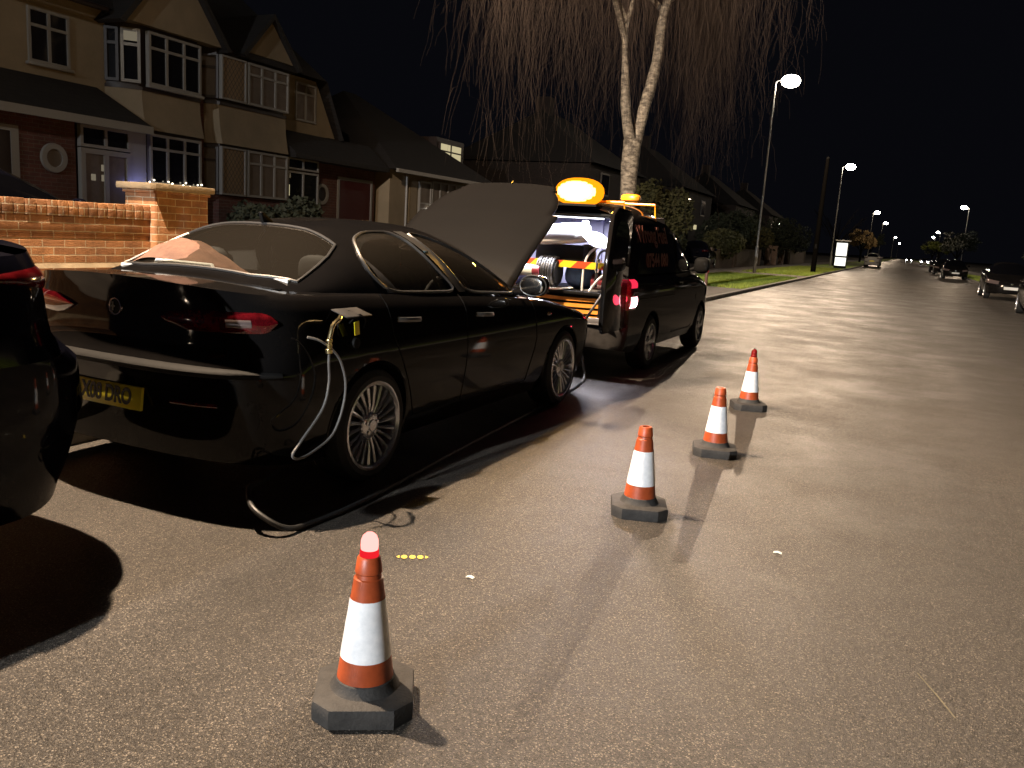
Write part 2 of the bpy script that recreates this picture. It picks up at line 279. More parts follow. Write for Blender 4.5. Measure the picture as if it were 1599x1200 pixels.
# ---------------------------------------------------------------- mesh helpers
class MB:
    def __init__(s): s.v = []; s.f = []
    def grid(s, rows, closed=False):
        b = len(s.v); n = len(rows[0])
        for r in rows: s.v += [tuple(p) for p in r]
        for i in range(len(rows)-1):
            for j in range(n if closed else n-1):
                k = (j+1) % n
                s.f.append((b+i*n+j, b+i*n+k, b+(i+1)*n+k, b+(i+1)*n+j))
        return s
    def poly(s, pts):
        b = len(s.v); s.v += [tuple(p) for p in pts]; s.f.append(tuple(range(b, b+len(pts)))); return s
    def box(s, x0, x1, y0, y1, z0, z1):
        b = len(s.v)
        s.v += [(x0,y0,z0),(x1,y0,z0),(x1,y1,z0),(x0,y1,z0),(x0,y0,z1),(x1,y0,z1),(x1,y1,z1),(x0,y1,z1)]
        s.f += [tuple(b+i for i in q) for q in ((0,3,2,1),(4,5,6,7),(0,1,5,4),(1,2,6,5),(2,3,7,6),(3,0,4,7))]
        return s
    def obox(s, c, ex, ey, ez):
        # oriented box: centre and three half-edge vectors
        b = len(s.v); c = Vector(c); ex = Vector(ex); ey = Vector(ey); ez = Vector(ez)
        for k in (-1, 1):
            for (i, j) in ((-1,-1),(1,-1),(1,1),(-1,1)): s.v.append(tuple(c+ex*i+ey*j+ez*k))
        s.f += [tuple(b+i for i in q) for q in ((0,3,2,1),(4,5,6,7),(0,1,5,4),(1,2,6,5),(2,3,7,6),(3,0,4,7))]
        return s
    def tube(s, path, r, n=8, closed=False, caps=True):
        P = [Vector(p) for p in path]; m = len(P); rows = []
        ref = None
        for i in range(m):
            if closed: t = P[(i+1) % m]-P[i-1]
            else: t = P[min(i+1, m-1)]-P[max(i-1, 0)]
            if t.length < 1e-9: t = Vector((0, 0, 1))
            t.normalize()
            if ref is None:
                ref = Vector((0, 0, 1)) if abs(t.z) < 0.9 else Vector((1, 0, 0))
            a = (ref - t*ref.dot(t))
            if a.length < 1e-6: a = t.orthogonal()
            a.normalize(); ref = a; c = t.cross(a)
            rr = r[i] if isinstance(r, (list, tuple)) else r
            rows.append([P[i]+a*(rr*cos(2*pi*k/n))+c*(rr*sin(2*pi*k/n)) for k in range(n)])
        if closed: rows.append(rows[0])
        b = len(s.v); s.grid(rows, True)
        if caps and not closed:
            s.f.append(tuple(b+k for k in range(n))[::-1]); s.f.append(tuple(b+(m-1)*n+k for k in range(n)))
        return s
    def lathe(s, prof, n=32, o=(0,0,0), axis='z', caps=True):
        rows = []
        for r, h in prof:
            row = []
            for k in range(n):
                a = 2*pi*k/n
                if axis == 'z': p = (o[0]+r*cos(a), o[1]+r*sin(a), o[2]+h)
                elif axis == 'x': p = (o[0]+h, o[1]+r*cos(a), o[2]+r*sin(a))
                else: p = (o[0]+r*sin(a), o[1]+h, o[2]+r*cos(a))
                row.append(p)
            rows.append(row)
        b = len(s.v); s.grid(rows, True)
        if caps:
            if prof[0][0] > 1e-4: s.f.append(tuple(b+k for k in range(n))[::-1])
            if prof[-1][0] > 1e-4: s.f.append(tuple(b+(len(prof)-1)*n+k for k in range(n)))
        return s
    def prism(s, pts, d):
        # closed polygon (3-D points) pushed along the vector d
        b = len(s.v); n = len(pts); d = Vector(d)
        s.v += [tuple(p) for p in pts]+[tuple(Vector(p)+d) for p in pts]
        s.f.append(tuple(range(b, b+n))[::-1]); s.f.append(tuple(range(b+n, b+2*n)))
        for i in range(n): s.f.append((b+i, b+(i+1) % n, b+n+(i+1) % n, b+n+i))
        return s
    def card(s, c, a, b2):
        k = len(s.v); c = Vector(c); s.v += [tuple(c-a-b2), tuple(c+a-b2), tuple(c+a+b2), tuple(c-a+b2)]; s.f.append((k, k+1, k+2, k+3)); return s

def tag(o, label=None, cat=None, group=None, kind=None):
    if label: o['label'] = label
    if cat: o['category'] = cat
    if group: o['group'] = group
    if kind: o['kind'] = kind
    return o
def obj(name, mb, m, parent=None, off=(0,0,0), smooth=30, recalc=True, loc=None, bevel=0):
    me = bpy.data.meshes.new(name)
    ox, oy, oz = off
    me.from_pydata([(x-ox, y-oy, z-oz) for x, y, z in mb.v], [], mb.f)
    if recalc or bevel:
        bm = bmesh.new(); bm.from_mesh(me)
        bmesh.ops.remove_doubles(bm, verts=bm.verts, dist=1e-5)
        bmesh.ops.recalc_face_normals(bm, faces=bm.faces)
        if bevel:
            es = [e for e in bm.edges if len(e.link_faces) == 2 and e.calc_face_angle(0) > 0.6]
            if es: bmesh.ops.bevel(bm, geom=es, offset=bevel, segments=2, affect='EDGES', profile=0.5, clamp_overlap=True)
        bm.to_mesh(me); bm.free()
    if smooth:
        for p in me.polygons: p.use_smooth = True
        try: me.set_sharp_from_angle(angle=radians(smooth))
        except Exception: pass
    me.materials.append(M[m] if isinstance(m, str) else m)
    o = bpy.data.objects.new(name, me); COL.objects.link(o)
    if parent: o.parent = parent
    if loc is not None: o.location = loc
    return o
def empty(name, loc=(0,0,0), rz=0, parent=None):
    o = bpy.data.objects.new(name, None); o.empty_display_size = 0.2; COL.objects.link(o)
    o.location = loc; o.rotation_euler = (0, 0, rz)
    if parent: o.parent = parent
    return o
def kids(o): return [c for c in bpy.data.objects if c.parent == o]
def dup(o, loc=None, rz=None, parent=None, label=None):
    c = o.copy(); COL.objects.link(c)
    if parent: c.parent = parent
    if loc is not None: c.location = loc
    if rz is not None: c.rotation_euler = (0, 0, rz)
    if label: c['label'] = label
    for ch in kids(o): dup(ch, parent=c)
    return c
def text(name, s, m, parent, mw, size, sx=1.0, bold=0.0, ext=0.0015):
    cu = bpy.data.curves.new(name, 'FONT'); cu.body = s; cu.size = size; cu.extrude = ext; cu.offset = bold; cu.align_x = 'CENTER'; cu.align_y = 'CENTER'
    t = bpy.data.objects.new(name+'_tmp', cu); COL.objects.link(t); bpy.context.view_layer.update()
    me = bpy.data.meshes.new_from_object(t.evaluated_get(bpy.context.evaluated_depsgraph_get())); bpy.data.objects.remove(t)
    for v in me.vertices: v.co.x *= sx
    me.transform(mw); me.materials.clear(); me.materials.append(M[m]); me.name = name
    o = bpy.data.objects.new(name, me); COL.objects.link(o); o.parent = parent
    return o
def pch(pts):
    # smooth monotone interpolation through control points
    xs = [p[0] for p in pts]; ys = [p[1] for p in pts]; n = len(xs)
    h = [xs[i+1]-xs[i] for i in range(n-1)]; d = [(ys[i+1]-ys[i])/h[i] for i in range(n-1)]
    m = [0.0]*n; m[0] = d[0]; m[-1] = d[-1]
    for i in range(1, n-1):
        if d[i-1]*d[i] > 0:
            w1 = 2*h[i]+h[i-1]; w2 = h[i]+2*h[i-1]; m[i] = (w1+w2)/(w1/d[i-1]+w2/d[i])
    def f(x):
        if x <= xs[0]: return ys[0]
        if x >= xs[-1]: return ys[-1]
        i = 0
        while x > xs[i+1]: i += 1
        t = (x-xs[i])/h[i]
        return ys[i]*(1+2*t)*(1-t)**2 + m[i]*h[i]*t*(1-t)**2 + ys[i+1]*t*t*(3-2*t) - m[i+1]*h[i]*t*t*(1-t)
    return f
def inpoly(x, y, P):
    r = False; j = len(P)-1
    for i in range(len(P)):
        if (P[i][1] > y) != (P[j][1] > y) and x < (P[j][0]-P[i][0])*(y-P[i][1])/(P[j][1]-P[i][1])+P[i][0]: r = not r
        j = i
    return r
def smoothpath(pts, n=6, closed=False):
    P = [Vector(p) for p in pts]; out = []; m = len(P)
    for i in range(m if closed else m-1):
        if closed: a, b, c, d = P[i-1], P[i], P[(i+1) % m], P[(i+2) % m]
        else: a, b, c, d = P[max(i-1, 0)], P[i], P[i+1], P[min(i+2, m-1)]
        for k in range(n):
            t = k/n
            out.append(0.5*((2*b)+(c-a)*t+(2*a-5*b+4*c-d)*t*t+(3*b-a-3*c+d)*t**3))
    if not closed: out.append(P[-1])
    return out
def dense(poly, step=0.03, closed=True):
    out = []; n = len(poly)
    for i in range(n if closed else n-1):
        a = Vector(poly[i]); b = Vector(poly[(i+1) % n]); k = max(1, int((b-a).length/step))
        for j in range(k): out.append(a+(b-a)*(j/k))
    if not closed: out.append(Vector(poly[-1]))
    return out
# ---------------------------------------------------------------- vehicles: a shell defined by plan outline, side and end profiles
def chaikin(P, k=2):
    for _ in range(k):
        Q = []
        for i in range(len(P)):
            a = P[i]; b = P[(i+1) % len(P)]
            Q.append((a[0]*.8+b[0]*.2, a[1]*.8+b[1]*.2)); Q.append((a[0]*.2+b[0]*.8, a[1]*.2+b[1]*.8))
        P = Q
    return P
class Shape:
    def __init__(s, L, hw, zb, zs, rear, front, side, Dr, nr, Df, nf, crown, ztop, gx, gy0, gy1, m=3.2, tum=0.25, kr=0.1, kf=0.18, barrel=0.03):
        s.L=L; s.hw=hw; s.zb=pch(zb); s.zs=pch(zs); s.rear=pch(rear); s.front=pch(front); s.side=pch(side)
        s.Dr=Dr; s.nr=nr; s.Df=Df; s.nf=nf; s.crown=crown; s.ztop=pch(ztop); s.gx=pch(gx); s.gy0=gy0; s.gy1=gy1
        s.m=m; s.tum=tum; s.kr=kr; s.kf=kf; s.barrel=barrel
    def wid(s, y):
        q = (y-s.L/2)/(s.L/2); return 1-s.barrel*q*q
    def plan(s, p):
        if p <= 1:
            a = p*pi/2; sx = sin(a)**(2/s.nr); cy = max(0.0, cos(a))**(2/s.nr); return s.hw*sx*s.wid(s.Dr), s.Dr*(1-cy), sx, cy, 0
        if p < 2:
            y = s.Dr+(p-1)*(s.L-s.Df-s.Dr); return s.hw*s.wid(y), y, 1, 0, 0
        a = (3-p)*pi/2; sx = sin(a)**(2/s.nf); cy = max(0.0, cos(a))**(2/s.nf); return s.hw*sx*s.wid(s.L-s.Df), s.L-s.Df*(1-cy), sx, 0, cy
    def zrange(s, p):
        x, y, sx, a, b = s.plan(p)
        return s.zb(y), s.zs(y)+s.crown*(1-sx*sx)
    def B(s, p, z, side=1, off=0.0, v=None):
        x, y, sx, wr, wf = s.plan(p)
        if v is None:
            z0, z1 = s.zrange(p); v = (z-z0)/(z1-z0)
        ins = s.side(z)
        if v > 0.88: ins += 0.035*((v-0.88)/0.12)**2
        X = x-ins*sx+off*sx; Y = y+(s.rear(z)-off)*wr-(s.front(z)-off)*wf
        return (side*X, Y, z)
    def p_y(s, y): return 1+(y-s.Dr)/(s.L-s.Df-s.Dr)
    def p_x(s, x, front=False):
        n = s.nf if front else s.nr; q = min(1, x/(s.hw*s.wid(s.Dr)))
        a = math.asin(q**(n/2)); p = a/(pi/2); return 3-p if front else p
    def P(s, y, z, side=1, off=0.0): return s.B(s.p_y(y), z, side, off)
    # upper body
    def zg(s, y): return s.zs(y)-0.006
    def k(s, y):
        q = (y-s.gy0)/(s.gy1-s.gy0)
        return s.kr*max(0, 1-q/0.4)**1.5 - s.kf*max(0, (q-0.45)/0.55)**1.3
    def G(s, y, t, side=1, off=0.0):
        a = t*pi/2; zb = s.zg(y); zt = s.ztop(y); h = max(0.0, zt-zb); xb = s.gx(y)
        ca = max(0.0, cos(a))**(2/s.m); sa = max(0.0, sin(a))**(2/s.m)
        X = (xb+off)*ca*(1-s.tum*h*sa); Z = zb+(h+off)*sa
        return (side*X, y+s.k(y)*ca*ca, Z)
    def GS(s, y, z, side=1, off=0.004):
        # point of the side of the upper body at height z
        ys = y
        for _ in range(4):
            zb = s.zg(ys); h = max(0.02, s.ztop(ys)-zb); q = min(0.999, max(0.0, (z-zb)/h)); t = math.asin(q**(s.m/2))/(pi/2)
            g = s.G(ys, t, side, off); ys += (y-g[1])
        return g
    def GT(s, x, y, off=0.004):
        # point of the top (screens, roof) at plan position x, y
        side = 1 if x >= 0 else -1; ys = y; x = abs(x)
        for _ in range(5):
            lo, hi = 0.0, 1.0
            for _ in range(22):
                mid = (lo+hi)/2
                if abs(s.G(ys, mid)[0]) > x: lo = mid
                else: hi = mid
            g = s.G(ys, lo, side, off); ys = min(s.gy1, max(s.gy0, ys+(y-g[1])))
        return g
def build_shell(root, S, arches, cls_side, cls_deck, cls_top, matof, names, step=0.03, nv=26, nt=34, nw=14, floor=True):
    bins = {}
    def add(key, pts):
        if key is None: return
        bins.setdefault(key, MB()).poly(pts)
    ps = [i/22 for i in range(22)]
    for i in range(1, 7): ps.insert(1, ps[1]*0.55)
    n = int((S.L-S.Df-S.Dr)/step); ps += [1+i/n for i in range(n)]
    fr = sorted({3-q for q in ps if q < 1} | {2.0}); ps += [q for q in fr if q >= 2] + ([3.0] if 3.0 not in fr else [])
    for side in (1, -1):
        rows = []
        for p in ps:
            z0, z1 = S.zrange(p); r = []
            for j in range(nv+1):
                v = j/nv; z = z0+(z1-z0)*v
                P = list(S.B(p, z, side, v=v))
                if 1 <= p <= 2:
                    for (ay, az, R) in arches:
                        d = sqrt((P[1]-ay)**2+(z-az)**2)
                        if abs(d-R) < 0.024 and z > az-0.25:
                            y2 = ay+(P[1]-ay)*R/d; z2 = az+(z-az)*R/d
                            P = list(S.B(S.p_y(y2), z2, side)); break
                r.append(tuple(P))
            rows.append(r)
        for i in range(len(ps)-1):
            for j in range(nv):
                q = [rows[i][j], rows[i+1][j], rows[i+1][j+1], rows[i][j+1]]
                cx = sum(a[0] for a in q)/4; cy = sum(a[1] for a in q)/4; cz = sum(a[2] for a in q)/4
                if any((cy-ay)**2+(cz-az)**2 < (R-0.006)**2 and 0.9 <= ps[i] <= 2.1 for ay, az, R in arches): continue
                add(cls_side((ps[i]+ps[i+1])/2, cy, abs(cx), cz, side), q)
        # deck (boot lid, bonnet, tops of the wings)
        dr = []
        for p in ps:
            x, y, sx, wr, wf = S.plan(p); z0, z1 = S.zrange(p); e = S.B(p, z1, side, v=1.0)
            dr.append([(e[0]*w/nw, e[1], z1+S.crown*(sx*sx)*(1-(w/nw)**2)) for w in range(nw+1)])
        for i in range(len(ps)-1):
            for j in range(nw):
                q = [dr[i][j], dr[i+1][j], dr[i+1][j+1], dr[i][j+1]]
                cx = sum(a[0] for a in q)/4; cy = sum(a[1] for a in q)/4
                add(cls_deck(cy, abs(cx), side), q)
        # upper body
        ny = int((S.gy1-S.gy0)/(step*0.7)); gr = []
        for i in range(ny+1):
            y = S.gy0+(S.gy1-S.gy0)*i/ny; gr.append([S.G(y, (j/nt), side) for j in range(nt+1)])
        for i in range(ny):
            for j in range(nt):
                q = [gr[i][j], gr[i+1][j], gr[i+1][j+1], gr[i][j+1]]
                c = [sum(a[k] for a in q)/4 for k in range(3)]
                add(cls_top(c[0], c[1], c[2], side), q)
    out = {}
    for key, mb in bins.items():
        nm = names(key)
        out[key] = obj(nm, mb, matof(key), root, smooth=48)
    if floor:
        fb = MB(); rows = []
        for p in ps:
            z0, _ = S.zrange(p); e = S.B(p, z0, 1); rows.append([(-e[0], e[1], z0+0.012), (e[0], e[1], z0+0.012)])
        fb.grid(rows); obj('underside', fb, 'trim', root)
    for side in (1, -1):
        for (ay, az, R) in arches:
            w = MB(); rows = []; lip = []
            for k in range(25):
                a = radians(-25)+radians(230)*k/24; y = ay+R*cos(a); z = az+R*sin(a)
                zz = max(z, S.zb(y)); e = S.B(S.p_y(y), max(zz, S.zb(y)+0.002), side)
                rows.append([(e[0], y, zz), (e[0]-side*0.34, y, zz)]); lip.append((e[0]-side*0.002, y, zz))
            w.grid(rows); obj('wheel_arch', w, 'trim', root)
            obj('arch_lip', MB().tube(lip, 0.008, 6), matof(('body',)), root)
    return out
_wm = {}
def wheel(root, x, y, z, side, R=0.315, rim=0.228, w=0.215, spokes=22, style='multi'):
    key = (R, rim, w, spokes, style, side)
    if key not in _wm:
        s = side
        t = MB(); pr = [(rim-0.012, -w/2), (rim+0.012, -w/2-0.004), (R-0.045, -w/2-0.008), (R-0.012, -w/2+0.012), (R, -w/2+0.04), (R, w/2-0.04), (R-0.012, w/2-0.012), (R-0.045, w/2+0.008), (rim+0.012, w/2+0.004), (rim-0.012, w/2)]
        t.lathe(pr, 48, axis='x', caps=False)
        r = MB()
        o = s*(w/2)
        r.lathe([(rim+0.004, o), (rim+0.006, o+s*0.006), (rim-0.006, o+s*0.008), (rim-0.016, o-s*0.004), (rim-0.022, o-s*0.03), (rim-0.03, o-s*0.12)], 48, axis='x', caps=False)
        r.lathe([(0.001, o-s*0.004), (0.03, o-s*0.004), (0.034, o-s*0.012), (0.062, o-s*0.016), (0.078, o-s*0.026), (0.082, o-s*0.05)], 32, axis='x', caps=False)
        for k in range(spokes):
            a = 2*pi*k/spokes
            if style == 'multi': w0, w1, tw = 0.0065, 0.0135, 0.06
            else: w0, w1, tw = 0.030, 0.024, 0.0
            pts = []
            for (rr, ww, da) in ((0.070, w0, 0), (0.12, w0*1.1, tw*0.5), (rim-0.022, w1, tw)):
                ca, sa = cos(a+da), sin(a+da)
                pts.append(((rr*ca-ww*sa, rr*sa+ww*ca), (rr*ca+ww*sa, rr*sa-ww*ca), rr))
            xo = [o-s*0.022, o-s*0.012, o-s*0.008]
            rows = []
            for (pa, pb, rr), xx in zip(pts, xo):
                mid = ((pa[0]+pb[0])/2, (pa[1]+pb[1])/2)
                rows.append([(xx-s*0.020, pa[0], pa[1]), (xx-s*0.004, pa[0], pa[1]), (xx+s*0.002, mid[0], mid[1]), (xx-s*0.004, pb[0], pb[1]), (xx-s*0.020, pb[0], pb[1])])
            r.grid(rows)
        for k in range(5):
            a = 2*pi*k/5+0.3; r.lathe([(0.011, o-s*0.02), (0.011, o-s*0.006), (0.001, o-s*0.004)], 8, (0, 0.048*cos(a), 0.048*sin(a)), 'x')
        d = MB(); d.lathe([(0.001, o-s*0.09), (rim-0.03, o-s*0.09)], 32, axis='x', caps=False); d.lathe([(0.06, o-s*0.065), (0.135, o-s*0.06), (0.14, o-s*0.075)], 32, axis='x', caps=False)
        objs = [obj('tyre', t, 'rubber'), obj('rim', r, 'alloy', smooth=25), obj('brake_disc', d, 'dark_alloy')]
        _wm[key] = [o2.data for o2 in objs]
        for o2 in objs: bpy.data.objects.remove(o2)
    e = empty('wheel', (x, y, z), 0, root)
    for nm, me in zip(('tyre', 'rim', 'brake_disc'), _wm[key]):
        c = bpy.data.objects.new(nm, me); COL.objects.link(c); c.parent = e
    return e
def band(S, pts, off=0.008, side=1, n=2):
    # patch of the shell: pts = list of (p, z_low, z_high)
    mb = MB(); rows = []
    for p, a, b in pts:
        r = [S.B(p, a, side, -0.004)]
        for k in range(7):
            q = k/6; r.append(S.B(p, a+(b-a)*q, side, off*(1-abs(2*q-1)**3)+0.001))
        r.append(S.B(p, b, side, -0.004)); rows.append(r)
    mb.grid(rows); return mb
def trims(S, root, poly_side, name, m, side, r=0.011):
    path = [S.GS(y, z, side) for y, z in [(v.x, v.y) for v in dense([Vector((a, b, 0)) for a, b in poly_side], 0.04)]]
    return obj(name, MB().tube(path, r, 6, True), m, root)
def trimt(S, root, poly, name, m, r=0.011):
    path = [S.GT(v.x, v.y) for v in dense([Vector((a, b, 0)) for a, b in poly], 0.05)]
    return obj(name, MB().tube(path, r, 6, True), m, root)
def seam(S, root, pts, side, nm='door_seam'):
    path = [S.P(v.x, v.y, side, 0.0005) for v in dense([Vector((a, b, 0)) for a, b in pts], 0.05, False)]
    return MB().tube(path, 0.0035, 5)
def pad(c, sx, sy, sz, n=10, e=3.5):
    # rounded block (superellipsoid)
    mb = MB(); rows = []
    sg = lambda v, q: (abs(v)**q)*(1 if v >= 0 else -1)
    for i in range(n+1):
        f = -pi/2+pi*i/n
        rows.append([(c[0]+sx*sg(cos(f), 2/e)*sg(cos(2*pi*k/(2*n)), 2/e), c[1]+sy*sg(cos(f), 2/e)*sg(sin(2*pi*k/(2*n)), 2/e), c[2]+sz*sg(sin(f), 2/e)) for k in range(2*n)])
    return mb.grid(rows, True)

# ================================================================ black saloon with its bonnet up
CAR = empty('saloon_car', (-3.388+sin(-0.0148)*0.97, 3.729-0.97, 0), -0.0148)
tag(CAR, 'black four-door saloon parked at the kerb with its bonnet raised and fuel flap open', 'car')
S1 = Shape(4.66, 0.914,
    zb=[(0, .25), (.35, .22), (.7, .20), (1.5, .19), (3.2, .19), (4.0, .21), (4.66, .25)],
    zs=[(0, 1.035), (.3, 1.035), (.6, 1.03), (1.2, 1.015), (2.0, .975), (2.9, .925), (3.3, .895), (3.7, .835), (4.1, .755), (4.45, .67), (4.66, .60)],
    rear=[(.2, .10), (.34, .055), (.46, .035), (.60, .012), (.68, .0), (.72, .045), (.80, .075), (.92, .085), (1.02, .075), (1.10, .055)],
    front=[(.2, .08), (.45, .0), (.6, .03), (.9, .25)],
    side=[(.19, .075), (.28, .045), (.42, .022), (.55, .004), (.66, .0), (.80, .012), (.90, .030), (1.04, .065)],
    Dr=.52, nr=2.9, Df=.60, nf=2.6, crown=.05,
    ztop=[(.42, 1.045), (.6, 1.12), (.85, 1.255), (1.08, 1.352), (1.35, 1.392), (1.8, 1.417), (2.15, 1.408), (2.5, 1.345), (2.85, 1.205), (3.15, 1.055), (3.35, .95)],
    gx=[(.42, .70), (.9, .775), (1.6, .815), (2.4, .82), (3.0, .805), (3.35, .77)], gy0=.42, gy1=3.35, m=2.9, tum=.52, kr=.10, kf=.22)
A1 = [(.97, .315, .355), (3.67, .315, .355)]
DOORF = [(1.98, .30), (1.98, 1.02), (3.02, .96), (3.08, .62), (2.98, .30)]
DOORR = [(1.36, .42), (1.24, .62), (1.14, .80), (1.10, 1.06), (1.96, 1.02), (1.96, .30), (1.40, .30)]
WINR = chaikin([(1.235, 1.025), (1.12, 1.12), (1.12, 1.21), (1.22, 1.302), (1.42, 1.345), (1.70, 1.352), (1.80, 1.17), (1.985, 1.005), (1.6, 1.013)], 2)
WINF = chaikin([(2.09, .998), (1.96, 1.16), (1.83, 1.352), (2.04, 1.332), (2.36, 1.235), (2.66, 1.105), (2.93, .955), (2.5, .977)], 2)
RSC = chaikin([(-.63, .58), (.63, .58), (.60, .90), (.53, 1.09), (-.53, 1.09), (-.60, .90)], 1)
WSC = chaikin([(-.60, 2.22), (.60, 2.22), (.72, 3.05), (0, 3.30), (-.72, 3.05)], 1)
def c_side(p, y, x, z, side):
    if p < 1.14 and z < .665: return ('bumper', 'r')
    if p > 1.92 and z < .58: return ('bumper', 'f')
    if inpoly(y, z, DOORF) and 1 < p < 2: return ('door', 'f', side)
    if inpoly(y, z, DOORR) and 1 < p < 2: return ('door', 'r', side)
    if p < 1 and x < .60: return ('boot_lid',)
    return ('body',)
def c_deck(y, x, side):
    if x < .625 and y < .60: return ('boot_lid',)
    if y > 3.02 and x < .68-.30*max(0, (y-3.9)/.76)**1.5: return ('bonnet',)
    if .46 < y < 3.2 and x < S1.gx(y)-.03: return None
    return ('body',)
def c_top(x, y, z, side):
    if inpoly(x, y, RSC): return ('rear_screen',)
    if inpoly(x, y, WSC): return ('windscreen',)
    if z < S1.ztop(y)-.03:
        if inpoly(y, z, WINR): return ('side_window', 'r', side)
        if inpoly(y, z, WINF): return ('side_window', 'f', side)
    return ('body',)
def c_mat(k): return {'bumper': 'black_paint', 'rear_screen': 'tint', 'windscreen': 'tint', 'side_window': 'tint', 'bonnet': 'bonnet_paint'}.get(k[0], 'black_paint')
T1 = build_shell(CAR, S1, A1, c_side, c_deck, c_top, c_mat, lambda k: k[0], step=.024, nv=34, nt=60)
# bonnet swung up about its rear edge
bn = T1[('bonnet',)]; bn['label'] = 'raised dusty black bonnet'
HY, HZ = 3.02, .935
bn.data.transform(Matrix.Translation((0, HY, HZ)) @ Matrix.Rotation(radians(44.5), 4, 'X') @ Matrix.Translation((0, -HY, -HZ)))
sm = bn.modifiers.new('thickness', 'SOLIDIFY'); sm.thickness = 0.025; sm.offset = -1
bay = MB(); bay.box(-.66, .66, 3.06, 4.45, .45, .60); bay.box(-.35, .40, 3.35, 4.15, .55, .74); bay.box(-.62, -.42, 3.2, 4.0, .55, .80); bay.box(.45, .60, 3.25, 3.7, .55, .78)
obj('engine', bay, 'trim', CAR, bevel=.02)
obj('bonnet_stay', MB().tube([(-.55, 4.25, .72), (-.50, 4.05, 1.58)], .006, 6), 'trim', CAR)
for sd in (1, -1):
    trims(S1, CAR, WINR, 'window_trim', 'seal', sd, .010); trims(S1, CAR, WINF, 'window_trim', 'seal', sd, .010)
    bp = [(1.985, 1.005), (1.80, 1.17), (1.72, 1.352), (1.81, 1.352), (1.94, 1.165), (2.075, 1.0)]
    mb = MB(); rows = []
    for k in range(11):
        q = k/10; z = 1.0+.352*q; ya = 1.995-.275*q**.9; yb = 2.085-.262*q**.9; rows.append([S1.GS(ya+(yb-ya)*j/3, z, sd, .009) for j in range(4)])
    mb.grid(rows); obj('door_pillar', mb, 'seal', CAR)
    mb = MB(); rows = []
    for k in range(7):
        q = k/6; z = 1.02+.20*q; yb = 1.318-.19*q; rows.append([S1.GS(yb-.10*(1-q)-.008+(.10*(1-q)+.008)*j/2, z, sd, .007) for j in range(3)])
    mb.grid(rows); obj('quarter_panel', mb, 'grey_trim', CAR)
    sl = MB()
    for pl in ([(1.97, 1.0), (1.97, .30), (2.98, .30), (3.07, .62), (3.01, .94)], [(1.97, .30), (1.41, .30), (1.35, .43), (1.24, .62), (1.14, .80), (1.11, 1.02)]):
        m2 = seam(S1, CAR, pl, sd); b = len(sl.v); sl.v += m2.v; sl.f += [tuple(i+b for i in f) for f in m2.f]
    obj('door_seam', sl, 'trim', CAR)
    for (kk, y0, y1, z) in (('r', 1.19, 1.43, .87), ('f', 2.10, 2.34, .845)):
        mb = MB(); rows = []
        for k in range(9):
            q = k/8; y = y0+(y1-y0)*q; c = S1.P(y, z+.012*(1-q), sd); o = .034*sin(pi*min(1, max(0, q*1.1-.05)))**.35
            rows.append([(c[0]+sd*(o*.4), y, c[2]-.013), (c[0]+sd*o, y, c[2]-.012), (c[0]+sd*(o+.004), y, c[2]), (c[0]+sd*o, y, c[2]+.013), (c[0]+sd*(o*.4), y, c[2]+.014)])
        mb.grid(rows); obj('handle', mb, 'seal', T1[('door', kk, sd)])
    # door mirror
    mc = S1.P(2.83, .93, sd); mx = mc[0]+sd*.13
    mr = pad((mx, 2.84, 1.03), .105, .065, .075, 10, 2.8); o = obj('mirror', mr, 'black_paint', CAR)
    obj('mirror_glass', pad((mx, 2.777, 1.03), .09, .006, .06, 8, 2.8), 'chrome', o)
    ring = [(mx+.104*cos(2*pi*k/28), 2.80, 1.03+.074*sin(2*pi*k/28)) for k in range(28)]
    obj('mirror_rim', MB().tube(ring, .0045, 5, True), 'seal', o)
    obj('mirror_arm', MB().tube([(mc[0]-sd*.05, 2.86, .965), (mx, 2.85, .98)], .022, 8), 'black_paint', o)
    # tail lamp: slim band wrapping the rear corner
    pt = []
    pa, pb = S1.p_x(.30), S1.p_y(.60)
    for k in range(31):
        q = k/30; p = pa+(.735-pa)*q; hgt = .052*(min(1, q*5)**.5)*(1 if q < .8 else max(.05, 1-((q-.8)/.2)**2)**.5); zc = .912+.008*q
        pt.append((p, zc-hgt, zc+hgt*.85))
    tl = obj('tail_lamp', band(S1, pt, .014, sd), 'red_lens', CAR)
    p3 = [(p, zc+.016, zc2-.020) for (p, zc, zc2) in pt[15:23]]
    obj('lamp_lens', band(S1, p3, .017, sd), 'clear_lens', tl)
    # rear fog reflector, front lamp
    obj('reflector', band(S1, [(S1.p_x(.40)+(S1.p_x(.64)-S1.p_x(.40))*k/6, .515, .537) for k in range(7)], .006, sd), 'red_lens', CAR)
    for xx in (.44, .58, .70):
        c = S1.B(S1.p_x(xx, True), .58, sd); hl = MB().lathe([(.001, .03), (.04, .025), (.055, 0), (.058, -.05)], 20, (c[0], c[1]-.01, .60), 'y'); obj('headlamp', hl, 'clear_lens', CAR)
    obj('side_repeater', pad(S1.P(3.31, .79, sd), .008, .045, .014, 6, 2.2), 'clear_lens', CAR)
    for (wy, st) in ((.97, 0), (3.67, 0)): wheel(CAR, sd*.792, wy, .318, sd, .318, .240)
trimt(S1, CAR, RSC, 'rear_screen_trim', 'seal', .009)
# grey strip across the rear bumper
obj('bumper_strip', band(S1, [(S1.p_x(.86)*(k/24), .66, .708-.02*(k/24)**3) for k in range(25)], .014, 1), 'strip', T1[('bumper', 'r')])
obj('bumper_strip', band(S1, [(S1.p_x(.86)*(k/24), .66, .708-.02*(k/24)**3) for k in range(25)], .014, -1), 'strip', T1[('bumper', 'r')])
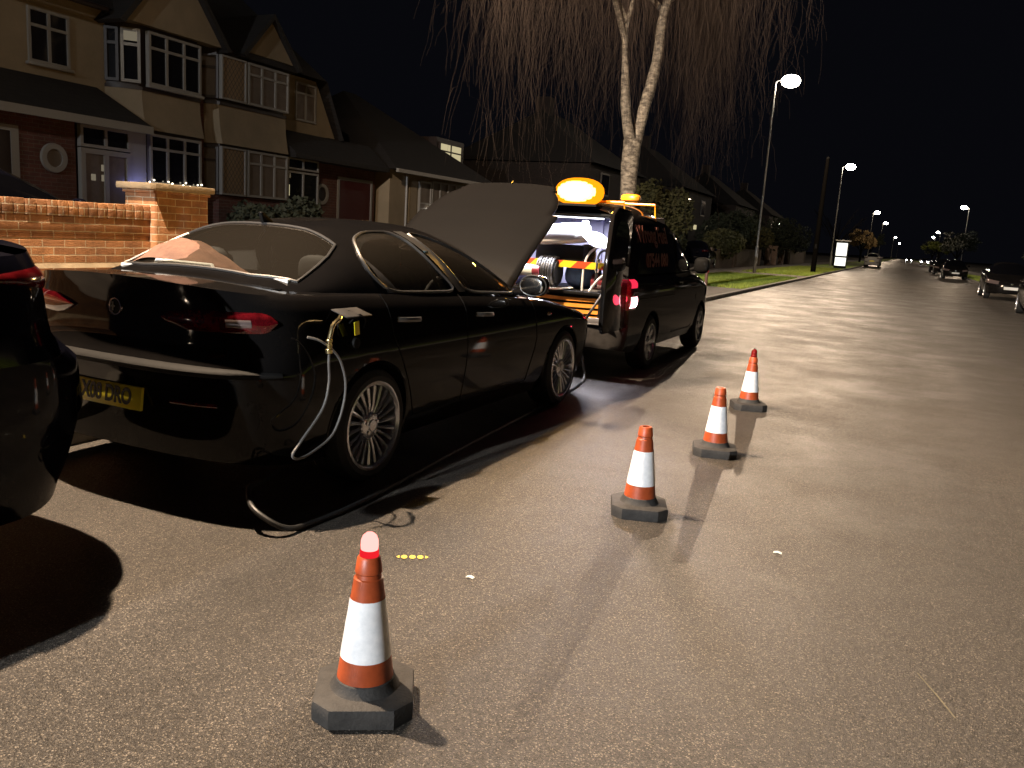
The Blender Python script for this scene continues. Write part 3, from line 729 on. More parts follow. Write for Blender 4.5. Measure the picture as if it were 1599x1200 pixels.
# number plate (yellow, rear) with its letters
pl = MB(); pl.box(-.26, .26, -.012, .006, -.056, .056)
yp = S1.B(0, .53)[1]
pe = obj('number_plate', pl, 'plate_y', CAR, bevel=.004, loc=(-.005, yp-.012, .518)); pe.rotation_euler = (radians(-6), 0, 0)
text('plate_lettering', 'AX08 DRO', 'ink', pe, Matrix.Translation((0, -.0135, 0)) @ Matrix.Rotation(radians(90), 4, 'X'), .108, .76, .0035)
# round badge: silver ring, dark field with a cross on one half
by = S1.B(0, .925)[1]
bd = MB().lathe([(.033, -.002), (.037, -.010), (.041, -.010), (.043, .004)], 32, (0, by, .93), 'y', caps=False); be = obj('badge', bd, 'chrome', T1[('boot_lid',)])
obj('badge_field', MB().lathe([(.001, -.006), (.034, -.005)], 32, (0, by, .93), 'y', caps=False), 'trim', be)
cr = MB(); cr.box(-.021, -.013, by-.010, by-.006, .908, .952); cr.box(-.030, -.003, by-.0102, by-.0062, .926, .934); obj('badge_cross', cr, 'pale_trim', be)
for k, w in enumerate((.012, .02, .012, .016)):
    obj('model_badge', MB().box(.52+k*.026, .52+k*.026+w*.7, S1.B(S1.p_x(.55), .80)[1]-.006, S1.B(S1.p_x(.55), .80)[1]+.004, .79, .806), 'chrome', T1[('boot_lid',)])
ant = MB(); a0 = S1.GT(0, 1.13); ant.prism([(-.012, a0[1]-.05, a0[2]-.004), (-.012, a0[1]+.05, a0[2]-.002), (-.012, a0[1]-.055, a0[2]+.06), (-.012, a0[1]-.075, a0[2]+.055)], (.024, 0, 0)); obj('roof_aerial', ant, 'trim', CAR, bevel=.006)
for xx in (.55, -.55): obj('exhaust_pipe', MB().tube([(xx, .6, .30), (xx, .16, .31)], .036, 14, caps=False), 'seal', CAR)
# fuel filler: open flap, recess, cap with a yellow tag
fy, fz = .745, .865
fp = S1.P(fy, fz)
fr = MB().lathe([(.001, -.03), (.072, -.02), (.086, .003), (.092, .004), (.094, -.002)], 28, (fp[0], fy, fz), 'x', caps=False); fe = obj('fuel_filler', fr, 'trim', CAR); fe['label'] = 'open fuel filler'
fl = MB(); c0 = S1.P(.62, .965); c1 = S1.P(.86, .965)
fl.prism([(c0[0], .635, .968), (c1[0], .845, .968), (c1[0]+.085, .868, .935), (c0[0]+.085, .655, .935)], (.003, 0, -.008)); obj('fuel_flap', fl, 'grey_trim', fe, bevel=.003)
obj('filler_cap', MB().lathe([(.001, .038), (.028, .034), (.032, 0)], 20, (fp[0]+.003, fy+.03, fz-.075), 'x'), 'trim', fe)
obj('yellow_tag', MB().obox((fp[0]+.045, fy+.012, fz+.005), (.002, 0, 0), (0, .021, .003), (0, -.005, .035)), 'label_y', fe, bevel=.006)
obj('tag_cord', MB().tube(smoothpath([(fp[0]+.02, fy-.02, fz+.03), (fp[0]+.05, fy+.02, fz+.075), (fp[0]+.05, fy+.075, fz+.045), (fp[0]+.03, fy+.09, fz)], 6), .004, 6), 'trim', fe)
# cabin
for (sx, sy, rz) in ((.37, 2.05, 0), (-.37, 2.05, 0)):
    e = empty('seat', (0, 0, 0), 0, CAR)
    obj('cushion', pad((sx, sy+.20, .50), .25, .27, .10), 'seat', e)
    b = pad((0, 0, 0), .24, .09, .36); ob = obj('backrest', b, 'seat', e, loc=(sx, sy-.12, .80)); ob.rotation_euler = (radians(18), 0, 0)
    hr = obj('headrest', pad((0, 0, 0), .14, .06, .105, 10, 2.8), 'seat', e, loc=(sx, sy-.30, 1.20)); hr.rotation_euler = (radians(12), 0, 0)
e = empty('rear_seat', (0, 0, 0), 0, CAR)
obj('backrest', pad((0, 1.02, .78), .62, .10, .28), 'seat', e); obj('cushion', pad((0, 1.30, .52), .62, .30, .10), 'seat', e)
for sx in (-.40, .40): obj('headrest', pad((sx, 1.09, 1.12), .125, .055, .085, 10, 2.8), 'seat', e)
sh = MB(); sh.box(-.64, .64, .60, .98, 1.035, 1.05); obj('parcel_shelf', sh, 'pale_trim', CAR)
sh = MB(); sh.box(-.60, .60, .605, .63, 1.002, 1.093); obj('shelf_edge', sh, 'white_plastic', CAR, bevel=.004)
da = pad((0, 3.0, .83), .70, .22, .12); obj('dashboard', da, 'trim', CAR)
sw = [(.37+.185*cos(2*pi*k/32), 2.60+.075*sin(2*pi*k/32)*.9, .90+.165*sin(2*pi*k/32)) for k in range(32)]
o = obj('steering_wheel', MB().tube(sw, .014, 8, True), 'seal', CAR); obj('wheel_boss', pad((.37, 2.62, .90), .06, .03, .05), 'trim', o); obj('wheel_spokes', MB().tube([(.19, 2.60, .90), (.55, 2.60, .90)], .014, 6), 'trim', o)
obj('tax_disc', MB().obox((-.42, 2.98, 1.035), (.035, 0, 0), (0, .0, .042), (0, .002, 0)), 'paper', CAR)
obj('seat_belt', MB().prism([(.66, 1.80, 1.25), (.68, 1.97, .98), (.68, 2.0, .98), (.66, 1.84, 1.25)], (-.012, 0, 0)), 'blue_strap', CAR)
obj('stalk_tag', MB().obox((.52, 2.56, .87), (.03, 0, 0), (0, .004, .03), (0, .002, 0)), 'blue_strap', CAR)
def car_w(x, y, z):
    a = -0.0148; return (CAR.location.x+x*cos(a)-y*sin(a), CAR.location.y+x*sin(a)+y*cos(a), z)
# things lying in the back window
cl = MB(); rows = []
for i in range(25):
    u = i/24; r = []
    for j in range(13):
        v = j/12; h = (sin(pi*u)**.7)*(sin(pi*(.12+.76*v))**.8)*.20*(1.15-.35*u)
        r.append(car_w(-.62+.66*u, .64+.34*v, 1.052+h+.007*sin(23*v+9*u)*sin(pi*u)))
    rows.append(r)
cl.grid(rows); o = obj('cloth', cl, 'cloth', off=car_w(-.29, .73, 1.0)); o.location = car_w(-.29, .73, 1.0); tag(o, 'crumpled pinkish-brown cloth heaped behind the saloon rear window', 'cloth')
fr = MB(); fx = [car_w(-.40, .635, 1.06), car_w(-.36, .645, 1.125), car_w(.05, .645, 1.125), car_w(.10, .635, 1.06)]
fr.tube(fx, .011, 6); o = obj('white_rail', fr, 'white_plastic', off=fx[0]); o.location = fx[0]; tag(o, 'thin white frame lying on the parcel shelf in front of the cloth', 'frame')

# ================================================================ hatchbacks (several copies round the street)
def hatch(name, L=4.0, pm='navy_paint', lit=False, RW=.80, plate=True):
    root = empty(name)
    S = Shape(L, .87, zb=[(0, .25), (.5, .21), (L-.6, .22), (L, .28)],
        zs=[(0, 1.03), (.6, 1.02), (1.6, .99), (L-1.1, .93), (L-.5, .83), (L, .68)],
        rear=[(.25, .12), (.40, .04), (.55, .0), (.66, .0), (.71, .05), (.76, .15), (.95, .19), (1.05, .22)], front=[(.25, .06), (.5, .0), (.65, .04), (.9, .22)],
        side=[(.22, .07), (.34, .03), (.55, .0), (.72, .005), (.88, .02), (1.04, .05)], Dr=.62, nr=2.5, Df=.62, nf=2.5, crown=.03,
        ztop=[(.28, 1.0), (.45, 1.07), (.62, 1.18), (.9, 1.34), (1.2, 1.43), (1.6, 1.475), (2.0, 1.44), (2.45, 1.27), (2.8, 1.08), (3.02, .95)],
        gx=[(.28, .70), (.7, .765), (1.5, .785), (2.5, .78), (3.02, .74)], gy0=.28, gy1=3.02, m=3.0, tum=.45, kr=.16, kf=.2)
    A = [(RW, .31, .345), (L-.82, .31, .345)]
    W1 = chaikin([(.78, 1.04), (.80, 1.12), (1.05, 1.32), (1.5, 1.385), (1.56, 1.02)], 2); W2 = chaikin([(1.63, 1.02), (1.57, 1.385), (1.95, 1.35), (2.35, 1.2), (2.68, 1.0)], 2)
    RS = chaikin([(-.60, .45), (.60, .45), (.54, 1.02), (-.54, 1.02)], 1); WS = chaikin([(-.58, 2.08), (.58, 2.08), (.68, 2.82), (0, 2.98), (-.68, 2.82)], 1)
    D1 = [(1.6, .3), (1.6, 1.1), (2.65, 1.0), (2.75, .6), (2.6, .3)]
    def cs(p, y, x, z, s):
        if p < 1.05 and z < .70: return ('bumper', 'r')
        if p > 1.95 and z < .58: return ('bumper', 'f')
        if 1 < p < 2 and inpoly(y, z, D1): return ('door', s)
        if p < .9 and x < .62: return ('tailgate',)
        return ('body',)
    def cd(y, x, s):
        if y > 2.95 and x < .66: return ('bonnet',)
        if .36 < y < 2.9 and x < S.gx(y)-.03: return None
        return ('body',)
    def ct(x, y, z, s):
        if inpoly(x, y, RS): return ('rear_screen',)
        if inpoly(x, y, WS): return ('windscreen',)
        if z < S.ztop(y)-.05 and (inpoly(y, z, W1) or inpoly(y, z, W2)): return ('side_window', s)
        return ('body',)
    T = build_shell(root, S, A, cs, cd, ct, lambda k: {'rear_screen': 'black_glass', 'windscreen': 'black_glass', 'side_window': 'black_glass'}.get(k[0], pm), lambda k: k[0], step=.045, nv=18, nt=26, nw=8)
    for sd in (1, -1):
        pa = S.p_x(.52)
        tl = [(pa+(S.p_y(.66)-pa)*k/14, .90+.05*k/14, .985+.012*k/14-.03*(k/14)**3) for k in range(15)]
        obj('tail_lamp', band(S, tl, .014, sd), 'dark_red_lens', root)
        hp = S.p_x(.45, True); q1 = S.p_y(L-.66)
        hl = [(hp+(q1-hp)*k/14, .60+.05*k/14, .72+.09*k/14) for k in range(15)]
        h = obj('headlight', band(S, hl, .012, sd), 'clear_lens', root)
        if lit:
            c = S.B(S.p_x(.6, True), .68, sd); obj('lamp_glare', pad((c[0], c[1]+.02, .68), .15, .03, .12), 'head_on', h)  # bulb widened to stand in for headlamp glare
        mc = S.P(2.6, .96, sd); obj('mirror', pad((mc[0]+sd*.11, 2.62, 1.04), .095, .06, .07, 8, 2.8), pm, root)
        c = S.P(1.78, .86, sd); obj('handle', pad((c[0]+sd*.01, 1.78, .86), .016, .09, .014, 6), pm, T[('door', sd)])
        for wy in (RW, L-.82): wheel(root, sd*.755, wy, .31, sd, .31, .21, .20, 7, 'plain')
        bb = obj('bumper_reflector', band(S, [(S.p_x(.45)+(S.p_x(.72)-S.p_x(.45))*k/5, .50, .56) for k in range(6)], .008, sd), 'grey_trim', root)
    yp = S.B(3, .46)[1]
    obj('front_plate', MB().box(-.26, .26, yp-.004, yp+.014, .41, .52), 'plate_w', root)
    yr = S.B(0, .60)[1]
    if plate: obj('rear_plate', MB().box(-.26, .26, yr-.014, yr+.004, .58, .69), 'plate_y', root)
    gr = obj('grille', band(S, [(3-.36*k/8, .545, .595) for k in range(9)], .006, 1), 'trim', root); obj('grille', band(S, [(3-.36*k/8, .545, .595) for k in range(9)], .006, -1), 'trim', root)
    obj('badge', MB().lathe([(.001, .012), (.04, .010), (.045, -.01)], 16, (0, S.B(3, .63)[1], .63), 'y'), 'chrome', root)
    return root
HB = hatch('hatchback_car', RW=1.02, plate=False)
HB.location = (-3.595, 2.43, 0); HB.scale = (1, 1, 1.18); HB.rotation_euler = (0, 0, pi)
tag(HB, 'dark hatchback close behind the saloon, only its rear corner and red lamp in view', 'car')
HB2 = dup(HB, (-9.65, 3.9, .36), 0, label='dark car parked on the drive behind the brick garden wall')
HB2.scale = (1, 1.12, 1)
RC = hatch('parked_car', 4.1, 'black_paint')
RC.location = (3.95, 41.6, 0); RC.rotation_euler = (0, 0, pi); tag(RC, 'black car with a white front plate, parked facing us near the right edge', 'car', 'cars parked along the far right kerb')
for (x, y, lab) in ((3.55, 29.3, 'dark car cut off by the right edge of the picture'), (3.75, 76.0, 'black car with a bright roof reflection, parked second along the right kerb'),
                    (3.6, 92.0, 'small dim car just beyond the black car with the bright roof'), (3.6, 105.0, 'farthest dark car in the right-hand row before the glare')):
    dup(RC, (x if x != 3.55 else 4.05, y, 0), pi, label=lab)
OC = hatch('oncoming_car', 4.1, 'grey_paint', True)
OC.location = (1.5, 262, 0); OC.rotation_euler = (0, 0, pi); tag(OC, 'distant oncoming car with dazzling headlights, left of two', 'car', 'oncoming cars with headlights on')
dup(OC, (4.3, 205, 0), pi, label='distant car with bright headlights nearer the right kerb')
SV = hatch('silver_car', 4.2, 'silver_paint'); SV.scale = (1, 1, 1.15)
SV.location = (-3.3, 108, 0); tag(SV, 'silver car parked by the left kerb beyond the lit kiosk', 'car', 'cars parked along the far left kerb')
dup(SV, (-3.35, 116, 0), 0, label='pale car half hidden ahead of the silver car on the left')
DC = dup(HB, (-10.2, 44.6, .12), radians(4), label='dim car on a front drive behind the white-topped wall, past the van bonnet')
DC.scale = (1, 1, 1)

# ================================================================ recovery van
VAN = empty('service_van', (-3.27, 7.95, 0), 0)
tag(VAN, 'black service van with rear doors open, amber beacon flashing and a lit load bay', 'van')
S2 = Shape(4.25, .865, zb=[(0, .30), (.5, .24), (3.6, .24), (4.25, .28)],
    zs=[(0, 1.06), (1, 1.06), (2.6, 1.05), (3.2, 1.0), (3.7, .90), (4.25, .72)],
    rear=[(.2, .05), (.32, .0), (.50, .0), (.54, .06), (.8, .06), (1.1, .06)], front=[(.25, .06), (.5, .0), (.7, .05), (1.0, .2)],
    side=[(.24, .05), (.36, .02), (.55, .0), (.8, .0), (.95, .01), (1.06, .03)], Dr=.16, nr=3.2, Df=.6, nf=2.6, crown=.02,
    ztop=[(.05, 1.69), (.35, 1.75), (1.1, 1.775), (1.75, 1.735), (2.2, 1.62), (2.7, 1.40), (3.15, 1.15), (3.35, 1.03)],
    gx=[(.05, .80), (.5, .83), (2.0, .83), (3.35, .79)], gy0=.05, gy1=3.35, m=5.0, tum=.14, kr=0.0, kf=.28, barrel=.02)
A2 = [(1.02, .30, .345), (3.50, .30, .345)]
VW = chaikin([(2.02, 1.06), (2.02, 1.52), (2.25, 1.46), (2.62, 1.27), (2.92, 1.06)], 2)
VWS = chaikin([(-.62, 1.95), (.62, 1.95), (.70, 3.0), (0, 3.25), (-.70, 3.0)], 1)
VD = [(2.0, .34), (1.98, 1.1), (2.95, 1.05), (3.08, .75), (3.0, .34)]
def v_side(p, y, x, z, s):
    if p < 1.0 and z < .54: return ('bumper', 'r')
    if p < .86 and x < .71: return None
    if p > 1.9 and z < .55: return ('bumper', 'f')
    if 1 < p < 2 and inpoly(y, z, VD): return ('door', s)
    return ('body',)
def v_deck(y, x, s):
    if y < 3.15 and x < S2.gx(y)-.03: return None
    if y > 3.1 and x < .66: return ('bonnet',)
    return ('body',)
def v_top(x, y, z, s):
    if inpoly(x, y, VWS): return ('windscreen',)
    if z < S2.ztop(y)-.06 and inpoly(y, z, VW): return ('side_window', s)
    return ('body',)
T2 = build_shell(VAN, S2, A2, v_side, v_deck, v_top, lambda k: {'bumper': 'grey_trim', 'windscreen': 'black_glass', 'side_window': 'black_glass'}.get(k[0], 'van_paint'), lambda k: k[0], step=.035, nv=26, nt=34, nw=8)
# load bay: floor, walls, bulkhead, roof lining
ln = MB()
ln.poly([(-.74, .06, .56), (.74, .06, .56), (.74, 1.75, .56), (-.74, 1.75, .56)])
ln.poly([(-.74, .08, .56), (-.74, 1.75, .56), (-.74, 1.75, 1.1), (-.70, 1.75, 1.66), (-.70, .08, 1.60), (-.74, .08, 1.1)])
ln.poly([(.74, .08, .56), (.74, 1.75, .56), (.74, 1.75, 1.1), (.70, 1.75, 1.66), (.70, .08, 1.60), (.74, .08, 1.1)])
ln.poly([(-.74, 1.75, .56), (.74, 1.75, .56), (.70, 1.75, 1.66), (-.70, 1.75, 1.66)])
ln.poly([(-.70, .08, 1.61), (.70, .08, 1.61), (.70, 1.75, 1.67), (-.70, 1.75, 1.67)])
obj('load_bay', ln, 'van_liner', VAN, smooth=0)
rb = MB()
for xx in (-.45, -.05, .35): rb.box(xx-.02, xx+.02, 1.70, 1.748, .60, 1.64)
obj('bulkhead_ribs', rb, 'van_liner', VAN)
fr = MB(); fr.tube([(-.72, .055, .57), (-.735, .05, 1.05), (-.695, .07, 1.52), (-.60, .075, 1.615), (.60, .075, 1.615), (.695, .07, 1.52), (.735, .05, 1.05), (.72, .055, .57)], .022, 8); obj('door_frame', fr, 'trim', VAN)
st = MB(); st.box(-.70, .72, -.012, .10, .535, .548); st.box(-.62, .64, .0, .06, .548, .60); obj('sill_plate', st, 'van_metal', VAN, bevel=.004)
def van_door(sd):
    # rear door swung out square: outer skin, inner card, glass, hinges
    prof = [(.0, .52), (.0, 1.62), (-.06, 1.675), (-.45, 1.69), (-.58, 1.62), (-.66, 1.2), (-.68, 1.0), (-.68, .60), (-.62, .52)]
    x = sd*.80
    d = MB(); d.prism([(x, y+.03, z) for y, z in prof], (sd*.045, 0, 0)); o = obj('rear_door', d, 'van_paint', VAN, bevel=.012)
    g = MB(); g.prism([(x-sd*.004, y+.03, z) for y, z in chaikin([(-.08, 1.1), (-.10, 1.56), (-.48, 1.58), (-.58, 1.1)], 2)], (sd*.053, 0, 0)); obj('door_window', g, 'black_glass', o)
    for z in (.75, 1.4): obj('hinge', MB().tube([(x+sd*.01, .04, z-.05), (x+sd*.01, .04, z+.05)], .016, 8), 'trim', o)
    obj('latch', MB().box(min(x-sd*.02, x), max(x-sd*.02, x), -.60, -.52, .93, 1.0), 'trim', o, bevel=.006)
    obj('door_card', MB().box(min(x-sd*.010, x-sd*.001), max(x-sd*.010, x-sd*.001), -.56, -.04, .60, 1.04), 'trim', o)
    return o
van_door(1); van_door(-1)
obj('orange_reflector', MB().box(.735, .75, -.02, .03, .62, .88), 'amber', VAN)
for sd in (1, -1):
    z0 = .72
    lo = [(S2.p_x(.74)+(S2.p_y(.34)-S2.p_x(.74))*k/12, .70, 1.02) for k in range(13)]
    t = obj('tail_lamp', band(S2, lo, .022, sd), 'red_lens', VAN)
    lit = [(.90+.142*k/8, .715, .865) for k in range(9)]; l2 = obj('lit_lens', band(S2, lit, .028, sd), 'red_hot', t)
    up = [(.90+.142*k/8, .90, 1.01) for k in range(9)]; obj('glowing_lens', band(S2, up, .026, sd), 'red_lit', t)
    mc = S2.P(3.02, 1.04, sd); o = obj('mirror', pad((mc[0]+sd*.12, 3.05, 1.13), .10, .075, .105, 10, 3), 'trim', VAN); obj('mirror_arm', MB().tube([(mc[0]-sd*.03, 3.06, 1.06), (mc[0]+sd*.06, 3.05, 1.10)], .025, 8), 'trim', o)
    c = S2.P(2.1, .92, sd); obj('handle', pad((c[0]+sd*.012, 2.12, .92), .02, .09, .018, 6), 'trim', T2[('door', sd)])
    hp = S2.p_x(.5, True); obj('headlight', band(S2, [(hp+(S2.p_y(3.7)-hp)*k/12, .64+.05*k/12, .82+.04*k/12) for k in range(13)], .012, sd), 'clear_lens', VAN)
    sl = MB(); path = [S2.P(y, z, sd, .001) for y, z in ((1.98, 1.04), (1.99, .34), (2.98, .34), (3.07, .75), (2.97, 1.03))]; sl.tube(path, .004, 5)
    sl.tube([S2.P(.5+1.4*k/10, .80, sd, .001) for k in range(11)], .006, 5); obj('door_seam', sl, 'trim', VAN)
    trims(S2, VAN, VW, 'window_trim', 'trim', sd, .010)
    for wy in (1.02, 3.50): wheel(VAN, sd*.75, wy, .30, sd, .30, .20, .20, 8, 'plain')
    # vinyl lettering on the side
    if sd == 1:
        a = Matrix(((0, 0, 1, 0), (1, 0, 0, 0), (0, 1, 0, 0), (0, 0, 0, 1)))
        for s, y, z, sz, wdt in (('Wrong Fuel', 1.02, 1.46, .25, .95), ('07544 080', 1.16, 1.19, .20, 1.05)):
            xx = S2.GS(y, z, 1, .006)[0]; x2 = S2.GS(y, z+.08, 1, .006)[0]
            t = text('lettering', s, 'decal', VAN, Matrix.Translation((xx, y, z)) @ Matrix.Rotation(math.atan2(xx-x2, .08), 4, Vector((0, -1, 0))) @ a, sz, wdt, .006)
obj('front_plate', MB().box(-.26, .26, 4.24, 4.262, .40, .51), 'plate_w', VAN)
# roof bars, lit amber light bar at the rear, an unlit amber lamp in front of it
rb = MB()
for y in (.22, 1.35): rb.tube([(-.70, y, S2.GT(-.70, y)[2]-.02), (-.68, y, S2.ztop(y)+.03), (.68, y, S2.ztop(y)+.03), (.70, y, S2.GT(.70, y)[2]-.02)], .014, 8)
obj('roof_bar', rb, 'amber', VAN)
bb = pad((.24, .10, 1.84), .255, .14, .14, 12, 2.3); bo = obj('beacon', bb, 'amber_on', VAN); obj('beacon_core', pad((.24, .030, 1.84), .20, .085, .104, 12, 2.1), 'amber_core', bo); obj('beacon_glow', pad((.24, .062, 1.84), .228, .112, .122, 12, 2.2), 'amber_mid', bo); obj('beacon_base', MB().box(-.14, .46, .0, .20, 1.70, 1.722), 'trim', bo)  # oversized beacon; nested glowing shells imitate its glare from core to fringe
obj('small_beacon', pad((.72, .30, 1.81), .10, .06, .04, 8, 3), 'amber', VAN)
bl = bpy.data.lights.new('beacon_light', 'POINT'); bl.energy = P_BEACON; bl.color = (1, .50, .06); bl.shadow_soft_size = .12
o = bpy.data.objects.new('beacon_light', bl); COL.objects.link(o); o.parent = VAN; o.location = (.24, .10, 2.06)
wl = bpy.data.lights.new('work_light', 'AREA'); wl.energy = P_VAN; wl.color = (.86, .86, 1); wl.shape = 'RECTANGLE'; wl.size = .8; wl.size_y = .2
o = bpy.data.objects.new('work_light', wl); COL.objects.link(o); o.parent = VAN; o.location = (0, .30, 1.585)
for sd in (1, -1):
    tl = bpy.data.lights.new('tail_light', 'POINT'); tl.energy = 1.6; tl.color = (1, .04, .08); tl.shadow_soft_size = .05
    q = bpy.data.objects.new('tail_light', tl); COL.objects.link(q); q.parent = VAN; q.location = (sd*.90, -.06, .79)
obj('work_lamp', MB().box(-.42, .42, .20, .40, 1.588, 1.603), glow('work_lamp_lens', (.9, .92, 1), 4.0), VAN)
# fittings fixed in the bay
o = obj('hazard_shelf', MB().box(-.70, .70, .30, 1.0, 1.095, 1.105), 'trim', VAN); obj('hazard_board', MB().box(-.70, .72, .27, .295, 1.075, 1.145), 'hazard', o)
tb = MB(); tb.box(-.66, .70, .10, 1.4, .815, .845); tb.box(-.64, -.60, .12, .16, .56, .815); tb.box(.66, .70, .12, .16, .56, .815); obj('deck_board', tb, 'trim', VAN, bevel=.004)
VO = (-3.27, 7.95)
def vw(x, y, z): return (VO[0]+x, VO[1]+y, z)
def inv(name, mb, m, at, label, cat, group=None, bevel=0, smooth=35):
    o = obj(name, mb, m, off=vw(*at), bevel=bevel, smooth=smooth); o.location = vw(*at); return tag(o, label, cat, group)
def tbox(x0, x1, y0, y1, z0, z1): return MB().box(VO[0]+x0, VO[0]+x1, VO[1]+y0, VO[1]+y1, z0, z1)
# orange slatted crate under the deck board
e = empty('slatted_crate', vw(.12, .20, .562)); tag(e, 'orange slatted crate under the dark board in the van', 'crate')
for k in range(4):
    z = .01+k*.062; mb = MB(); rows = []
    for i in range(13):
        x = -.52+1.06*i/12; s = .018*(1-((i-6)/6)**2)*.8
        rows.append([(x, -.06, z-s), (x, -.06, z+.036-s), (x, -.045, z+.036-s), (x, -.045, z-s)])
    mb.grid(rows, True); obj('slat', mb, 'orange_slat', e)
obj('crate_back', MB().box(-.52, .54, -.02, .5, 0, .24), 'trim', e); obj('crate_post', MB().box(.40, .42, -.064, -.04, 0, .245), 'trim', e)
# white jerrycan and sheet on the upper shelf
e = empty('plastic_container', vw(.0, .55, 1.106)); tag(e, 'white plastic container overhanging the top shelf inside the van', 'container')
b = pad((0, 0, 0), .30, .17, .105, 10, 5); o = obj('tank', b, 'white_plastic', e, loc=(-.03, -.16, .31)); o.rotation_euler = (0, radians(-6), 0)
obj('spout', MB().lathe([(.035, 0), (.035, .05), (.001, .055)], 14, (.20, -.1, .41)), 'white_plastic', e); obj('stand', MB().box(-.30, .24, -.20, .20, 0, .20), 'trim', e)
mb = MB(); rows = []
for i in range(9):
    r = []
    for j in range(9):
        u, v = i/8, j/8; r.append(vw(.24+.34*u, .18+.3*v, 1.46-.20*u-.05*sin(3*v+4*u)+.02*sin(9*v)))
    rows.append(r)
mb.grid(rows); inv('plastic_sheet', mb, 'white_plastic', (.4, .3, 1.3), 'crumpled white plastic bag beside the container', 'bag')
mb = MB().lathe([(.075, 0), (.09, .14), (.10, .142), (.10, .155), (.001, .156)], 20, vw(.58, .45, 1.107)); inv('white_tub', mb, 'white_plastic', (.58, .45, 1.107), 'white round tub at the right end of the shelf', 'tub')
mb = MB().lathe([(.028, 0), (.028, .11), (.012, .125), (.012, .15), (.001, .15)], 14, vw(.02, .42, 1.107)); inv('spray_bottle', mb, 'white_plastic', (.02, .42, 1.107), 'small white bottle standing above the hazard stripes', 'bottle')
mb = MB().lathe([(.08, -.012), (.11, -.012), (.11, .012), (.08, .012)], 24, vw(.22, .50, 1.215), 'y'); inv('tape_roll', mb, 'brass', (.22, .50, 1.215), 'round amber-coloured tape roll above the hazard stripes', 'tape')
# hose reel, denim bag, filter cylinder and pump on the deck board
e = empty('hose_reel', vw(-.10, .30, .847)); tag(e, 'reel of dark hose on the board behind the white tray', 'hose reel')
mb = MB()
for k in range(7):
    r = .15+.006*(k % 2); mb.tube([(-.10+k*.028, r*cos(2*pi*i/28), .17+r*sin(2*pi*i/28)) for i in range(28)], .014, 6, True)
obj('coils', mb, 'hose_black', e); obj('drum', MB().lathe([(.13, -.12), (.13, .10)], 24, (0, 0, .17), 'x'), 'trim', e)
b = pad((0, 0, 0), .20, .16, .15, 10, 2.4); mb = MB(); mb.v = [(x+VO[0]+.16, y+VO[1]+.62, z+.99) for x, y, z in b.v]; mb.f = b.f
inv('denim_bag', mb, 'blue_bag', (.16, .62, .85), 'slumped denim-blue bag behind the hose reel', 'bag')
e = empty('filter_cylinder', vw(-.30, .16, 1.02)); tag(e, 'maroon cylinder with a white label lying across the reel', 'cylinder')
obj('cylinder', MB().lathe([(.001, -.20), (.055, -.20), (.06, -.18), (.06, .10), (.05, .14), (.001, .14)], 22, (0, 0, 0), 'x'), 'maroon', e)
obj('paper_label', MB().lathe([(.0612, -.10), (.0612, .07)], 22, (0, 0, 0), 'x', caps=False), 'paper', e)
obj('carry_frame', MB().tube([(-.12, -.02, -.06), (-.12, -.03, -.17), (.08, -.03, -.17), (.08, -.02, -.06)], .008, 6), 'chrome', e)
mb = MB().lathe([(.17, 0), (.20, .012), (.21, .022), (.20, .022), (.18, .012), (.001, .01)], 24, vw(-.02, .22, .847)); inv('white_tray', mb, 'white_plastic', (-.02, .22, .847), 'shallow white tray on the front edge of the deck board', 'tray')
e = empty('transfer_pump', vw(.46, .34, .847)); tag(e, 'pump with grey and chrome pipework at the right of the deck board', 'pump')
obj('motor', MB().lathe([(.07, -.12), (.085, -.11), (.085, .10), (.06, .13), (.001, .13)], 20, (0, .08, .10), 'x'), 'maroon', e)
obj('base_plate', MB().box(-.16, .18, -.06, .2, 0, .014), 'van_metal', e)
for k, pts in enumerate(([(-.18, -.06, .0), (-.18, -.05, .26), (-.14, 0, .40), (-.05, .05, .47)], [(-.02, -.1, .05), (-.02, -.10, .34), (.02, -.08, .42), (.07, -.07, .40), (.09, -.05, .20)], [(-.08, -.12, 0), (0, -.12, .12), (.10, -.12, .20), (.17, -.11, .17)])):
    obj('pipe', MB().tube(smoothpath(pts, 6), .013, 8), ['white_plastic', 'hose_black', 'white_plastic'][k], e)
for (x, z) in ((-.02, .12), (-.02, .22), (.0, .32)): obj('valve', MB().lathe([(.02, -.02), (.026, 0), (.02, .02)], 12, (x, -.1, z)), 'chrome', e)
# red tins hanging on the inside of the left rear door
for k, (y, z) in enumerate(((-.30, .82), (-.12, .80))):
    e = empty('funnel_can', vw(-.70, y, z-.09)); tag(e, ['maroon can on the open left van door, nearer the saloon', 'maroon can on the open left van door, nearer the hose reel'][k], 'can', 'maroon cans on the left van door')
    obj('can', MB().lathe([(.05, 0), (.06, .01), (.06, .12), (.03, .15), (.03, .18), (.001, .18)], 16), 'maroon', e); obj('cap', MB().lathe([(.034, .17), (.034, .20), (.001, .205)], 12), 'blue_bag', e)
